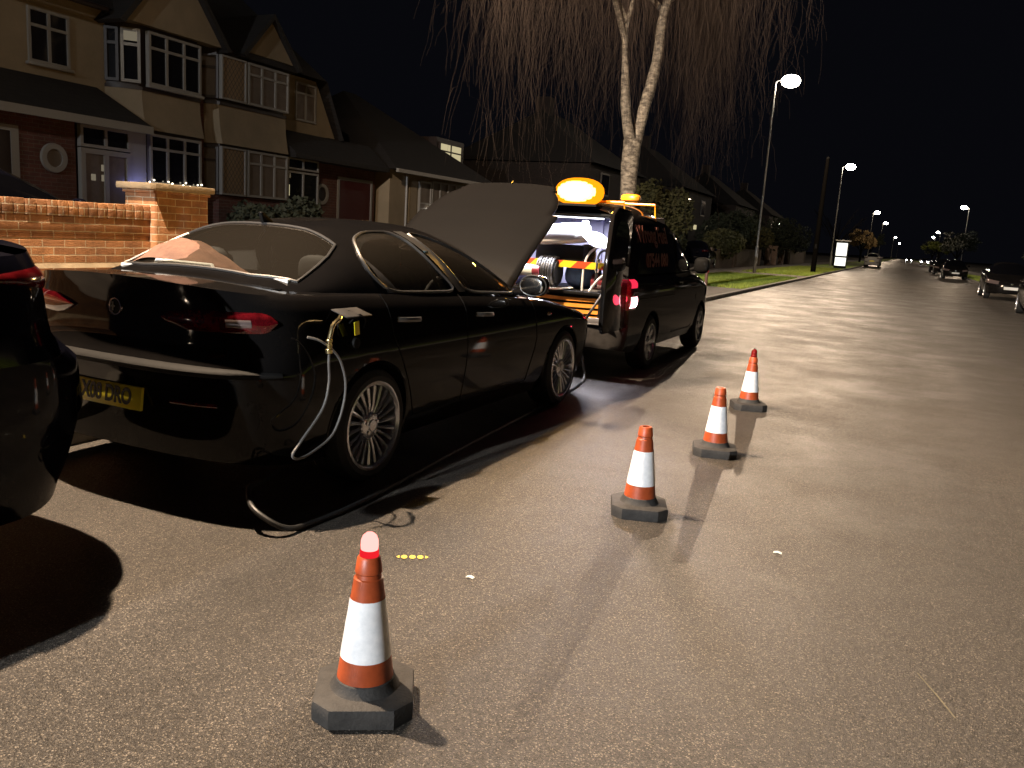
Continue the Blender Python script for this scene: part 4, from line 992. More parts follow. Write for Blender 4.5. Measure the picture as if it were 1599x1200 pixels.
# ---------------------------------------------------------------- ground, road, pavements, verges
def struct(name, mb, m, **kw): return tag(obj(name, mb, m, **kw), kind='structure')
struct('ground', MB().poly([(-500, -120, -.03), (500, -120, -.03), (500, 1500, -.03), (-500, 1500, -.03)]), 'soil', smooth=0)
rd = MB(); rd.grid([[(-4.30, y, 0), (0.15, y, .0), (4.75, y, 0)] for y in [-60+8*i for i in range(126)]]); struct('road', rd, 'asphalt', smooth=0)
def kerb(x0, x1, ys):
    mb = MB(); y = ys[0]
    while y < ys[1]:
        e = min(y+.915, ys[1]); mb.box(x0, x1, y+.004, e-.004, -.02, .105); y = e
    return mb
struct('kerb', kerb(-4.42, -4.30, (-20, 120)), 'kerb', bevel=.012); struct('kerb', kerb(4.75, 4.87, (10, 120)), 'kerb', bevel=.012)
struct('pavement', MB().box(-7.2, -4.42, -30, 27, -.02, .098), 'slabs'); struct('pavement', MB().box(-9.6, -7.9, 27, 900, -.02, .10), 'slabs')
struct('pavement', MB().box(6.8, 8.4, -30, 900, -.02, .10), 'slabs')
struct('driveway', MB().box(-7.9, -4.42, 42.2, 46.6, -.02, .10), 'slabs'); struct('driveway', MB().box(-14.6, -7.2, -8, 27, -.02, .30), 'gravel')
struct('verge', MB().box(-7.9, -4.42, 27, 42.2, -.02, .10), 'turf'); struct('verge', MB().box(-7.9, -4.42, 46.6, 900, -.02, .10), 'turf'); struct('verge', MB().box(4.87, 6.8, -30, 900, -.02, .10), 'turf')
gm = MB(); rg = random.Random(3)
def blades(x0, x1, y0, y1, n, h):
    for _ in range(n):
        x = rg.uniform(x0, x1); y = rg.uniform(y0, y1); a = rg.uniform(0, 6.28); hh = h*rg.uniform(.5, 1.2); w = .012
        d = Vector((cos(a), sin(a), 0)); k = len(gm.v); c = Vector((x, y, .10)); t = c+Vector((rg.uniform(-.5, .5)*hh, rg.uniform(-.5, .5)*hh, hh))
        gm.v += [tuple(c-d*w), tuple(c+d*w), tuple(t)]; gm.f.append((k, k+1, k+2))
blades(-7.9, -4.46, 27, 42.2, 16000, .09); blades(-7.9, -4.46, 46.6, 75, 14000, .10); blades(4.9, 6.8, 25, 90, 9000, .10)
tag(obj('verge_grass', gm, 'grass', smooth=0, recalc=False), kind='stuff')
# yellow utility mark, pale specks and a scratch on the road
ym = MB(); a = Vector((-1.80, 2.885, .004)); d = Vector((.125, .075, 0)); n = Vector((-.075, .125, 0))*.22
for k in (.26, .5, .73):
    c = a+d*k; ym.poly([tuple(c+d*.095*cos(t*pi/5)+n*.62*sin(t*pi/5)) for t in range(10)])
ym.poly([tuple(a+d*.02), tuple(a+d*.12-n*.5), tuple(a+d*.12+n*.5)]); ym.poly([tuple(a+d*.98), tuple(a+d*.88+n*.5), tuple(a+d*.88-n*.5)])
struct('road_marking', ym, 'yellow_mark', smooth=0)
struct('road_scratch', MB().poly([(.229, 3.01, .004), (.233, 3.01, .004), (.295, 2.87, .004), (.338, 2.757, .004), (.333, 2.757, .004), (.289, 2.87, .004)]), 'chalk', smooth=0)
for (x, y, s, lab) in ((-1.43, 2.87, .014, 'small pale scrap on the tarmac between the first two cones'), (-.35, 3.91, .016, 'tiny white scrap on the tarmac right of the second cone')):
    mb = MB(); mb.grid([[(x+s*(i-1)*1.2, y+s*(j-1)*.8, .004+s*.35*((i*j+i) % 2)) for j in range(3)] for i in range(3)])
    o = obj('litter_scrap', mb, 'paper', off=(x, y, 0), smooth=0); o.location = (x, y, 0); tag(o, lab, 'litter')

rk = random.Random(8)
for (x, y, a, l) in ((-.86, 4.14, .10, .13), (-.78, 5.70, .25, .10), (-.83, 7.50, .2, .18)):
    mb = MB(); k = len(mb.v); n = 9; top = []; bot = []
    for i in range(n):
        t = i/(n-1)*l; w = .004*sin(pi*(i+.3)/(n-.4))+.0012; j = rk.uniform(-.012, .012); top.append((x+t*cos(a)-(w+j)*sin(a), y+t*sin(a)+(w+j)*cos(a), .004)); bot.append((x+t*cos(a)-(j-w)*sin(a), y+t*sin(a)+(j-w)*cos(a), .004))
    mb.grid([top, bot]); struct('road_crack', mb, 'crack', smooth=0)

# ---------------------------------------------------------------- street lamps
BACK, BEHIND = .01, 1.5
def street_lamp(x, y, face, label, energy=P_STREET, h=9.6, light=True, col=C_STREET, back=(-.28, .08)):
    e = empty('street_lamp', (x, y, .08)); tag(e, label, 'street lamp', 'street lamps along the road')
    obj('pole', MB().tube([(0, 0, -.1), (0, 0, 1.4), (0, 0, 1.42), (0, 0, h)], [.085, .085, .055, .038], 14), 'pole', e)
    obj('door_plate', MB().box(.06, .09, -.05, .05, .5, 1.0), 'pole', e)
    s = face
    obj('arm', MB().tube([(0, 0, h-.05), (s*.10, 0, h+.05), (s*.45, 0, h+.10)], .032, 10), 'pole', e)
    mb = pad((s*.72, 0, h+.15), .42, .17, .08, 12, 3); o = obj('lantern', mb, 'lantern', e)
    l = pad((s*.72, 0, h+.02), .46, .34, .30, 12, 2.2); obj('lens', l, 'lamp_lens', o)  # lens swollen past its real size to imitate the lamp's glare
    if light:
        ld = bpy.data.lights.new('lantern_light', 'POINT'); ld.energy = energy; ld.color = col; ld.shadow_soft_size = .09
        # a road lantern throws most of its light along the street and little behind it
        ld.use_nodes = True; nt = ld.node_tree; em = nt.nodes['Emission']; tc = N(nt, 'ShaderNodeTexCoord'); sp = N(nt, 'ShaderNodeSeparateXYZ'); L(nt, tc, 'Normal', sp, 0)
        ab = N(nt, 'ShaderNodeMath', operation='ABSOLUTE'); L(nt, sp, 2, ab, 0); mx = N(nt, 'ShaderNodeMath', operation='MAXIMUM'); L(nt, ab, 0, mx, 0); mx.inputs[1].default_value = .2
        pw = N(nt, 'ShaderNodeMath', operation='POWER'); L(nt, mx, 0, pw, 0); pw.inputs[1].default_value = -0.75
        bk = N(nt, 'ShaderNodeMapRange'); L(nt, sp, 0, bk, 'Value'); bk.inputs['From Min'].default_value = back[0]; bk.inputs['From Max'].default_value = back[1]; bk.inputs['To Min'].default_value = BACK; bk.inputs['To Max'].default_value = 1.0
        mu = N(nt, 'ShaderNodeMath', operation='MULTIPLY'); L(nt, pw, 0, mu, 0); L(nt, bk, 0, mu, 1); L(nt, mu, 0, em, 'Strength')
        q = bpy.data.objects.new('lantern_light', ld); COL.objects.link(q); q.parent = e; q.location = (s*.76, 0, h-.33); q.rotation_euler = (0, 0, 0 if s > 0 else pi)
    return e
lamps = [(-6.97, 2.9, 1, 'street lamp on the near left pavement beside the saloon, out of the picture'), (-6.97, 45.3, 1, 'nearest lamp in view, tall pole beyond the van with a big white glare'),
    (-6.5, 89.3, 1, 'second street lamp on the left, beside the dark pole and lit kiosk'), (-6.5, 182, 1, 'third glaring lamp down the left side of the road'), (-5.9, 238, 1, 'fourth and smaller lamp down the left side'),
    (-4.9, 405, 1, 'fifth tiny lamp on the left above the distant glare'), (-4.0, 580, 1, 'last tiny lamp on the left, lowest of its row'),
    (8.4, 151.6, -1, 'right-hand street lamp on a leaning pole behind the parked cars'), (9.5, 295, -1, 'upper of the two small lamps close together on the right'), (10.2, 364, -1, 'lower of the two small lamps close together on the right')]
for x, y, f, lab in lamps:
    near = y < 10
    street_lamp(x, y, f, lab, P_STREET*(1 if near else .36 if y < 50 else .14), back=(-.50, -.05) if near else (-.28, .08))
street_lamp(-6.97, -25, 1, 'street lamp on the left pavement behind the viewer', P_STREET*BEHIND, col=(.92, .96, 1.0))

# ---------------------------------------------------------------- traffic cones
def cone_parts(e):
    b = MB(); c = .143; k = .052; oc = [(c, -c+k), (c, c-k), (c-k, c), (-c+k, c), (-c, c-k), (-c, -c+k), (-c+k, -c), (c-k, -c)]
    sec = [(1.0, 0), (1.005, .022), (1.005, .046), (.985, .056), (.90, .062)]
    rows = [[(x*s, y*s, z) for x, y in oc] for s, z in sec]; b.grid(rows, True); b.f.append(tuple(range(8))[::-1]); n = len(b.v); b.f.append(tuple(range(n-8, n)))
    b.lathe([(.106, .058), (.100, .064), (.092, .074), (.0865, .090), (.083, .093)], 40, caps=False)
    obj('base', b, 'cone_base', e, smooth=25)
    R = lambda z: .0865-(.0865-.0335)*(z-.06)/.40
    obj('cone_body', MB().lathe([(R(.07), .07), (R(.16), .16), (R(.33), .33), (R(.395), .395), (R(.398)-.0035, .398), (R(.41)-.0045, .41), (R(.415), .414), (R(.455), .455), (R(.46)-.004, .461), (R(.46)-.014, .461), (R(.40)-.016, .40), (.001, .39)], 48), 'cone_orange', e, smooth=40)
    sl = MB(); rows = []; ww = lambda a, z: R(z)+.0016+.0003*sin(60*z+3*a)*sin(5*a+31*z)+.00025*sin(2*a-90*z)
    for i in range(29):
        z = .158+.178*i/28; rows.append([(ww(a, z)*cos(a), ww(a, z)*sin(a), z) for a in [2*pi*k/64 for k in range(64)]])
    sl.grid(rows, True); obj('reflective_sleeve', sl, 'cone_sleeve', e, smooth=60)
CONES = [(-1.276, 1.905, radians(31), 'nearest traffic cone, with a glowing red lamp on its tip'), (-1.082, 4.101, radians(19), 'second traffic cone, dirty orange tip and no lamp, left of the chain of three'),
         (-.994, 5.616, radians(14), 'third traffic cone, no lamp, between the second cone and the farthest'), (-1.067, 7.445, radians(22), 'farthest traffic cone, with a small unlit dark red lamp on its tip')]
c0 = empty('traffic_cone', (CONES[0][0], CONES[0][1], .001), CONES[0][2]); tag(c0, CONES[0][3], 'traffic cone', 'traffic cones along the outside of the vehicles'); cone_parts(c0)
for x, y, a, lab in CONES[1:]: dup(c0, (x, y, .001), a, label=lab)
def cone_lamp(x, y, lit, label):
    e = empty('warning_lamp', (x, y, .462)); tag(e, label, 'warning lamp')
    obj('collar', MB().lathe([(.026, -.02), (.028, .004), (.027, .016), (.024, .02)], 24), 'lamp_red_ring' if lit else 'lamp_red_off', e)
    obj('dome', MB().lathe([(.024, .016), (.0255, .03), (.025, .046), (.020, .060), (.011, .068), (.001, .070)], 24), 'lamp_red_on' if lit else 'lamp_red_off', e)
    if lit:
        ld = bpy.data.lights.new('lamp_light', 'POINT'); ld.energy = .12; ld.color = (1, .05, .06); ld.shadow_soft_size = .03
        q = bpy.data.objects.new('lamp_light', ld); COL.objects.link(q); q.parent = e; q.location = (0, 0, .10)
    else: obj('bulb', pad((0, 0, .074), .006, .006, .006, 6, 2), 'clear_lens', e)
cone_lamp(CONES[0][0], CONES[0][1], True, 'glowing red warning lamp on the nearest cone'); cone_lamp(CONES[3][0], CONES[3][1], False, 'dark red unlit lamp on the farthest cone')

# ---------------------------------------------------------------- hoses
e = empty('fuel_hose', (-2.395, 3.2, .9)); tag(e, 'grey hose with a brass bent nozzle looping down from the saloon fuel filler', 'hose')
def ho(pts): return [(x+2.395, y-3.2, z-.9) for x, y, z in pts]
nz = [(-2.475, 3.36, .925), (-2.43, 3.31, .945), (-2.395, 3.254, .939), (-2.388, 3.197, .915), (-2.388, 3.172, .854)]
obj('nozzle', MB().tube(smoothpath(ho(nz), 6), .011, 10), 'brass', e)
mb = MB(); mb.lathe([(.012, 0), (.016, -.004), (.016, -.012), (.012, -.014), (.012, -.022), (.016, -.024), (.016, -.032), (.012, -.036), (.012, -.044), (.018, -.048), (.018, -.066), (.010, -.07)], 14, (.007, -.029, -.048)); obj('coupling', mb, 'brass', e)
lp = [(-2.388, 3.173, .80), (-2.39, 3.173, .74), (-2.394, 3.183, .637), (-2.396, 3.14, .519), (-2.398, 2.991, .393), (-2.40, 2.935, .340), (-2.40, 2.975, .312), (-2.40, 3.085, .324), (-2.40, 3.228, .377), (-2.396, 3.298, .493), (-2.396, 3.319, .619), (-2.40, 3.278, .735), (-2.41, 3.221, .797), (-2.43, 3.152, .843), (-2.46, 3.10, .86)]
obj('hose', MB().tube(smoothpath(ho(lp), 8), .0062, 8), 'hose_grey', e)
e = empty('suction_hose', (-2.4, 4.0, .014)); tag(e, 'long black hose lying along the road from under the saloon tail to the van', 'hose')
gp = [(-3.0, 3.55, .016), (-2.83, 3.25, .06), (-2.68, 2.97, .125), (-2.52, 2.80, .115), (-2.41, 2.78, .075), (-2.34, 2.83, .035), (-2.325, 2.97, .016), (-2.31, 3.34, .016), (-2.35, 3.9, .016), (-2.42, 4.8, .016), (-2.53, 6.39, .016), (-2.62, 7.25, .016), (-2.72, 7.75, .03), (-2.765, 7.78, .20), (-2.80, 7.77, .40), (-2.78, 7.78, .563), (-2.64, 7.76, .80), (-2.55, 7.80, .95), (-2.52, 8.0, .97), (-2.6, 8.25, .92)]
P = smoothpath(gp, 10); cut = int(len(P)*.60)
off = lambda q: [(v[0]+2.4, v[1]-4.0, v[2]-.014) for v in q]
obj('hose', MB().tube(off(P[:cut+1]), .013, 10), 'hose_black', e); o = obj('hose_end', MB().tube(off(P[cut:]), .013, 10), 'hose_grey', e)

# ---------------------------------------------------------------- garden wall with pier
e = empty('garden_wall', (-7.3, 3.2, .1)); tag(e, 'low orange-brown brick front garden wall with a taller end pier', 'wall')
W0 = (-7.3, 3.2, .1)
w = MB(); w.box(-7.42, -7.20, -4, 6.46, .09, 1.06); w.box(-7.40, -7.215, -4, 6.46, 1.06, 1.12); w.box(-7.42, -7.20, -4, 6.46, 1.12, 1.28); obj('brickwork', w, 'wall_brick', e, off=W0, bevel=.006)
cp = MB(); rc = random.Random(11); y = -4
while y < 6.40:
    l = .108; z = 1.425+rc.uniform(-.008, .006); cp.box(-7.43+rc.uniform(-.004, .004), -7.19+rc.uniform(-.004, .004), y+.004, y+l-.004, 1.281, z); y += l
obj('brick_coping', cp, 'wall_brick', e, off=W0, bevel=.006)
obj('plinth', MB().box(-7.45, -7.165, -4, 6.46, .09, .80), 'wall_brick', e, off=W0); obj('plinth_ledge', MB().prism([(-7.165, -4, .80), (-7.20, -4, .84), (-7.30, -4, .84), (-7.30, -4, .80)], (0, 10.46, 0)), 'coping', e, off=W0)
p = MB(); p.box(-7.56, -7.10, 6.46, 7.17, .09, 1.565); p.box(-7.58, -7.08, 6.44, 7.19, 1.565, 1.60); obj('pier', p, 'wall_brick', e, off=W0, bevel=.006)
obj('pier_cap', MB().box(-7.63, -7.05, 6.40, 7.23, 1.60, 1.668), 'coping', e, off=W0, bevel=.012)

# ---------------------------------------------------------------- houses on the left
def hy(y14, x=-15.0): return y14*(x/-14.0)
def hz(z14, x=-15.0): return 1.4+(z14-1.4)*(x/-14.0)
def bar(mb, x, y0, y1, z0, z1, t=.045): mb.box(x-t, x, y0, y1, z0, z1)
def window(root, off, x, y0, y1, z0, z1, lights, tr=.30, pane='pane', w=.055, lit=None, frame='white_frame', name='window', sill=True):
    f = MB(); d = .06
    f.box(x-d, x+.045, y0, y0+w, z0, z1); f.box(x-d, x+.045, y1-w, y1, z0, z1); f.box(x-d, x+.045, y0+w, y1-w, z0, z0+w); f.box(x-d, x+.045, y0+w, y1-w, z1-w, z1)
    zt = z1-(z1-z0)*tr
    if tr: f.box(x-d, x+.038, y0+w, y1-w, zt-w*.5, zt+w*.5)
    for k in range(1, lights):
        yy = y0+(y1-y0)*k/lights; f.box(x-d, x+.041, yy-w*.55, yy+w*.55, z0+w, z1-w)
    o = obj(name, f, frame, root, off=off)
    obj('pane', MB().box(x+.003, x+.012, y0+w*.5, y1-w*.5, z0+w*.5, z1-w*.5), pane, o, off=off)
    if sill: obj('sill', MB().box(x-.02, x+.09, y0-.05, y1+.05, z0-.06, z0-.002), 'white_frame' if frame == 'white_frame' else frame, o, off=off, bevel=.01)
    if lit:
        a0, a1, b0, b1, mm = lit; obj('lit_blind', MB().box(x+.013, x+.016, a0, a1, b0, b1), mm, o, off=off)
    return o
def sided(root, off, name, p0, p1, z0, z1, m, fr='white_frame', lights=1, tr=.30, lit=None, w=.06, pm=None):
    # window or panel on a wall that runs from plan point p0 to p1
    a = Vector((p0[0], p0[1], 0)); b = Vector((p1[0], p1[1], 0)); u = (b-a); ln = u.length; u.normalize(); n = Vector((u.y, -u.x, 0))
    f = MB()
    def piece(s0, s1, q0, q1, d0=-.05, d1=.02):
        c = a+u*((s0+s1)/2)+n*((d0+d1)/2)+Vector((0, 0, (q0+q1)/2)); f.obox(c, u*((s1-s0)/2), n*((d1-d0)/2), Vector((0, 0, (q1-q0)/2)))
    piece(0, w, z0, z1); piece(ln-w, ln, z0, z1); piece(w, ln-w, z0, z0+w); piece(w, ln-w, z1-w, z1)
    if tr: zt = z1-(z1-z0)*tr; piece(w, ln-w, zt-w/2, zt+w/2, -.05, .014)
    for k in range(1, lights): piece(ln*k/lights-w/2, ln*k/lights+w/2, z0+w, z1-w, -.05, .018)
    o = obj(name, f, fr, root, off=off)
    pn = MB(); pn.obox(a+u*(ln/2)+n*-.04+Vector((0, 0, (z0+z1)/2)), u*(ln/2-w/2), n*.008, Vector((0, 0, (z1-z0)/2-w/2))); obj('pane', pn, m, o, off=off)
    if lit:
        l2 = MB(); l2.obox(a+u*(ln/2)+n*-.028+Vector((0, 0, (lit[0]+lit[1])/2)), u*(ln/2-w), n*.003, Vector((0, 0, (lit[1]-lit[0])/2))); obj('lit_blind', l2, lit[2], o, off=off)
    return o
XF = -15.0
# --- house with the porch (left half of the pair)
OA = (-15.6, 11.5, .3); HA = empty('porch_house', OA); tag(HA, 'cream house with a gabled two-storey bay, glazed porch and dark lean-to roof', 'house')
xw = -15.6
wl = MB(); wl.box(xw-7, xw, 4.0, 15.15, .25, 5.45); obj('wall', wl, 'render', HA, off=OA)
obj('brick_front', MB().box(xw-.02, xw+.55, 4.0, hy(10.95)-.02, .25, hz(2.96)), 'house_brick', HA, off=OA)
y0b, y1b = 12.87, hy(14.08)
bayp = [(xw, y0b), (-15.32, 13.02), (XF-.06, hy(12.45)), (XF-.06, y1b-.12), (XF-.25, y1b)]
def slab(pts, z0, z1, grow=0.0):
    mb = MB(); q = [(x+grow, y, z0) for x, y in pts]+[(xw-.5, pts[-1][1], z0), (xw-.5, pts[0][1], z0)]; mb.prism(q, (0, 0, z1-z0)); return mb
obj('bay_base', slab(bayp, .25, hz(1.86)), 'house_brick', HA, off=OA)
# flared apron between the storeys
ap = MB(); rows = []
for k in range(9):
    q = k/8; g = .14*(1-q)**2; z = hz(2.95)+(hz(3.72)-hz(2.95))*q; rows.append([(xw-.1, y0b-.02, z)]+[(x+g, y, z) for x, y in bayp])
ap.grid(rows); obj('bay_apron', ap, 'render', HA, off=OA)
obj('bay_core', slab([(x-.075, y) for x, y in bayp], hz(1.86), hz(4.95)), 'dark_wood', HA, off=OA)
for z in (hz(2.93), hz(3.74)):
    obj('bay_band', slab([(x+.03, y) for x, y in bayp], z-.045, z+.02), 'dark_wood', HA, off=OA)
window(HA, OA, XF, hy(12.56), hy(13.92), hz(1.90), hz(2.89), 3, .29)
window(HA, OA, XF, hy(12.56), hy(13.92), hz(3.82), hz(4.83), 3, .30)
for za, zc in ((3.82, 4.83), (1.90, 2.89)):
    sided(HA, OA, 'side_window', (xw+.02, y0b), (-15.33, 13.01), hz(za), hz(zc), 'pane', fr='dark_wood')
    sided(HA, OA, 'side_window', (-15.31, 13.04), (XF-.05, hy(12.43)), hz(za), hz(zc), 'pane', lit=(hz(4.60), hz(4.79), 'lit_dim') if za > 3 else None)
window(HA, OA, xw, hy(10.03, xw), hy(10.82, xw), hz(3.76, xw), hz(4.66, xw), 2, .32)
# gable over the bay
gy0, gy1, gz = hy(11.9), hy(14.62), hz(4.93); gym = (gy0+gy1)/2; gzt = gz+1.75
obj('gable', MB().prism([(XF+.02, gy0+.1, gz), (XF+.02, gy1-.1, gz), (XF+.02, gym, gzt-.12)], (-.3, 0, 0)), 'render', HA, off=OA)
rf = MB()
rf.prism([(XF+.16, gy0-.1, gz-.06), (XF+.16, gym, gzt), (XF+.16, gym, gzt-.14), (XF+.16, gy0+.02, gz-.10)], (-4.2, 0, 0)); rf.prism([(XF+.16, gy1+.1, gz-.06), (XF+.16, gym, gzt), (XF+.16, gym, gzt-.14), (XF+.16, gy1-.02, gz-.10)], (-4.2, 0, 0))
obj('gable_roof', rf, 'tiles', HA, off=OA)
r2 = MB(); r2.prism([(xw+.35, 3.5, 5.35), (xw-3.5, 3.5, 8.6), (xw-7.3, 3.5, 5.35)], (0, 11.65, 0)); obj('roof', r2, 'tiles', HA, off=OA); obj('chimney', MB().box(xw-3.9, xw-3.1, 14.4, 15.1, 8.0, 9.6), 'house_brick', HA, off=OA)
obj('gutter', MB().tube([(xw+.40, 3.6, 5.30), (xw+.40, gy0-.1, 5.30)], .055, 8), 'dark_wood', HA, off=OA)
# lean-to roof over garage and porch
zl, zh = hz(2.99), hz(3.66); yl1 = hy(12.42)
lr = MB(); lr.prism([(xw-.02, 4.0, zh), (XF+.28, 4.0, zl+.02), (XF+.28, 4.0, zl-.10), (xw-.02, 4.0, zl-.10)], (0, y0b-.25-4.0, 0))
lr.poly([(xw-.02, y0b-.25, zh), (XF+.28, y0b-.25, zl+.02), (XF+.28, yl1, zl+.0), (xw-.02, y0b-.2, zh)]); lr.poly([(xw, y0b-.25, zl-.10), (XF+.28, y0b-.25, zl-.10), (XF+.28, yl1, zl-.10), (xw, y0b, zl-.1)])
obj('lean_to_roof', lr, 'tiles', HA, off=OA); obj('fascia', MB().box(XF+.28, XF+.31, 4.0, yl1, zl-.16, zl+.0), 'white_frame', HA, off=OA)
# oculus, garage door, glazed porch
yo, zo = hy(10.48), hz(2.19); xo = xw+.55
oc = obj('round_window', MB().lathe([(.17, 0), (.17, .05), (.27, .05), (.28, 0)], 40, (xo, yo, zo), 'x', caps=False), 'white_frame', HA, off=OA); obj('pane', MB().lathe([(.001, .012), (.172, .012)], 32, (xo, yo, zo), 'x', caps=False), 'blind', oc, off=OA)
g = MB(); g.box(xo-.01, xo+.03, hy(9.68), hy(9.82), .3, hz(2.66)); g.box(xo-.01, xo+.03, 6.5, hy(9.68), hz(2.56), hz(2.66)); gd = obj('garage_frame', g, 'white_frame', HA, off=OA); obj('garage_door', MB().box(xo-.005, xo+.012, 6.5, hy(9.68), .3, hz(2.56)), 'dark_wood', gd, off=OA)
window(HA, OA, XF, hy(10.98), hy(12.08), hz(2.46), hz(2.86), 2, 0, w=.06, name='porch_window', sill=False)
pd = window(HA, OA, XF, hy(10.98), hy(12.08), .34, hz(2.44), 2, 0, w=.10, name='porch_door', sill=False, pane='blind'); obj('handle', MB().box(XF+.02, XF+.05, hy(11.56), hy(11.60), 1.25, 1.40), 'chrome', pd, off=OA)
obj('porch_post', MB().box(XF-.15, XF+.03, hy(12.08), hy(12.46), .3, hz(2.93)), 'white_frame', HA, off=OA)
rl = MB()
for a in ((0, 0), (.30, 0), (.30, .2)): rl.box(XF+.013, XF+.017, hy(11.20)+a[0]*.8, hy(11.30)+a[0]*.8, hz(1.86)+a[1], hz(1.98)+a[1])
obj('painted_reflections', rl, 'lit_dim', pd, off=OA)  # small glowing squares drawn as reflections in the door glass
dp = MB(); dp.box(-15.42, -15.28, 15.08, 15.30, .25, hz(3.9)); obj('downpipe_pier', dp, 'house_brick', HA, off=OA)
# --- neighbouring half with leaded side lights
OB = (-15.6, 17.5, .3); HB_ = empty('gabled_house', OB); tag(HB_, 'cream house with diamond-leaded bay windows, small gable and dark side roof', 'house')
yb = 15.16
obj('wall', MB().box(xw-7, xw, yb, hy(19.0), .25, hz(3.6)), 'render', HB_, off=OB)
obj('side_gable_wall', MB().prism([(xw, yb, hz(3.6)), (xw, hy(19.35), hz(3.6)), (xw, hy(18.5), hz(4.95)), (xw, yb, hz(4.95))], (-7, 0, 0)), 'render', HB_, off=OB)
b2 = [(xw, hy(14.2)), (XF-.06, hy(14.52)), (XF-.06, hy(16.72)), (xw, hy(16.82))]
def slab2(pts, z0, z1): return MB().prism([(x, y, z0) for x, y in pts]+[(xw-.4, pts[-1][1], z0), (xw-.4, pts[0][1], z0)], (0, 0, z1-z0))
obj('bay_base', slab2(b2, .25, hz(1.80)), 'house_brick', HB_, off=OB)
ap = MB(); rows = []
for k in range(9):
    q = k/8; g2 = .12*(1-q)**2; z = hz(2.92)+(hz(3.76)-hz(2.92))*q; rows.append([(x+g2, y, z) for x, y in b2])
ap.grid(rows); obj('bay_apron', ap, 'render', HB_, off=OB)
obj('bay_core', slab2([(x-.075, y) for x, y in b2], hz(1.80), hz(5.0)), 'dark_wood', HB_, off=OB)
for z in (hz(2.91), hz(3.80)): obj('bay_band', slab2([(x+.03, y) for x, y in b2], z-.05, z+.025), 'dark_wood', HB_, off=OB)
for (za, zc) in ((1.82, 2.87), (3.88, 4.80)):
    sided(HB_, OB, 'side_window', (xw+.02, hy(14.22)), (XF-.05, hy(14.50)), hz(za), hz(zc), 'blind', fr='dark_wood')
    window(HB_, OB, XF, hy(14.52), hy(15.28), hz(za), hz(zc), 1, 0, pane='lattice', w=.04, name='leaded_window', sill=False)
    window(HB_, OB, XF, hy(15.34), hy(16.72), hz(za), hz(zc), 3, .27, pane='blind', sill=False)
window(HB_, OB, xw, hy(16.98, xw), hy(17.78, xw), hz(3.78, xw), hz(4.70, xw), 2, .28, pane='blind', sill=False)
gy0, gy1, gz = hy(15.1), hy(17.05), hz(5.02); gym = (gy0+gy1)/2; gzt = hz(6.0)
obj('gable', MB().prism([(XF+.02, gy0+.1, gz), (XF+.02, gy1-.1, gz), (XF+.02, gym, gzt-.12)], (-.3, 0, 0)), 'render', HB_, off=OB)
rf = MB()
rf.prism([(XF+.16, gy0-.06, gz-.10), (XF+.16, gym, gzt), (XF+.16, gym, gzt-.13), (XF+.16, gy0+.05, gz-.14)], (-4.2, 0, 0)); rf.prism([(XF+.16, gy1+.06, gz-.10), (XF+.16, gym, gzt), (XF+.16, gym, gzt-.13), (XF+.16, gy1-.05, gz-.14)], (-4.2, 0, 0)); rf.box(XF-.3, XF+.05, gy0, gy1, gz-.16, gz-.02)
obj('gable_roof', rf, 'tiles', HB_, off=OB)
r2 = MB(); a_ = [(xw+.35, yb, hz(4.95)), (xw+.35, hy(18.55), hz(4.95)), (xw-3.5, hy(17.3), 8.6), (xw-3.5, yb, 8.6)]; r2.poly(a_)
r2.poly([(xw+.35, hy(18.55), hz(4.95)), (xw+.22, hy(19.5), hz(3.58)), (xw-7.2, hy(19.5), hz(3.58)), (xw-7.2, hy(18.55), hz(4.95)), (xw-3.5, hy(17.3), 8.6)]); r2.poly([(xw-7.2, yb, hz(4.95)), (xw-7.2, hy(18.55), hz(4.95)), (xw-3.5, hy(17.3), 8.6), (xw-3.5, yb, 8.6)])
obj('roof', r2, 'tiles', HB_, off=OB)
zl, zh = hz(2.97), hz(3.60); lr = MB(); lr.prism([(xw-.02, hy(16.84), zh), (XF+.20, hy(16.84), zl+.02), (XF+.20, hy(16.84), zl-.10), (xw-.02, hy(16.84), zl-.10)], (0, hy(21.0)-hy(16.84), 0)); obj('lean_to_roof', lr, 'tiles', HB_, off=OB)
obj('brick_front', MB().box(xw-4, xw+.25, hy(18.15), hy(21.0), .25, zl-.10), 'house_brick', HB_, off=OB)
xo = xw+.25
window(HB_, OB, XF-.1, hy(16.84), hy(18.05), hz(2.60), hz(2.88), 2, 0, w=.045, name='porch_window', sill=False)
pd = window(HB_, OB, XF-.1, hy(16.84), hy(18.05), .34, hz(2.56), 2, 0, w=.05, name='porch_door', sill=False)
obj('lit_glass', MB().box(XF-.087, XF-.083, hy(16.88), hy(16.94), hz(1.95), hz(2.22)), 'lit_pane', pd, off=OB); obj('notice', MB().box(XF-.087, XF-.083, hy(16.90), hy(16.97), hz(2.38), hz(2.50)), 'paper', pd, off=OB)
yo, zo = hy(18.52), hz(2.08); oc = obj('round_window', MB().lathe([(.20, 0), (.20, .05), (.29, .05), (.30, 0)], 36, (xo, yo, zo), 'x', caps=False), 'white_frame', HB_, off=OB); obj('pane', MB().lathe([(.001, .012), (.202, .012)], 32, (xo, yo, zo), 'x', caps=False), 'dark_wood', oc, off=OB)
g = MB(); ya, yc = hy(19.2), hy(20.85); g.box(xo, xo+.04, ya, ya+.08, .3, hz(2.60)); g.box(xo, xo+.04, yc-.08, yc, .3, hz(2.60)); g.box(xo, xo+.04, ya+.08, yc-.08, hz(2.52), hz(2.60)); gd = obj('garage_frame', g, 'white_frame', HB_, off=OB)
obj('garage_door', MB().box(xo+.003, xo+.018, ya+.08, yc-.08, .3, hz(2.52)), 'garage_red', gd, off=OB)
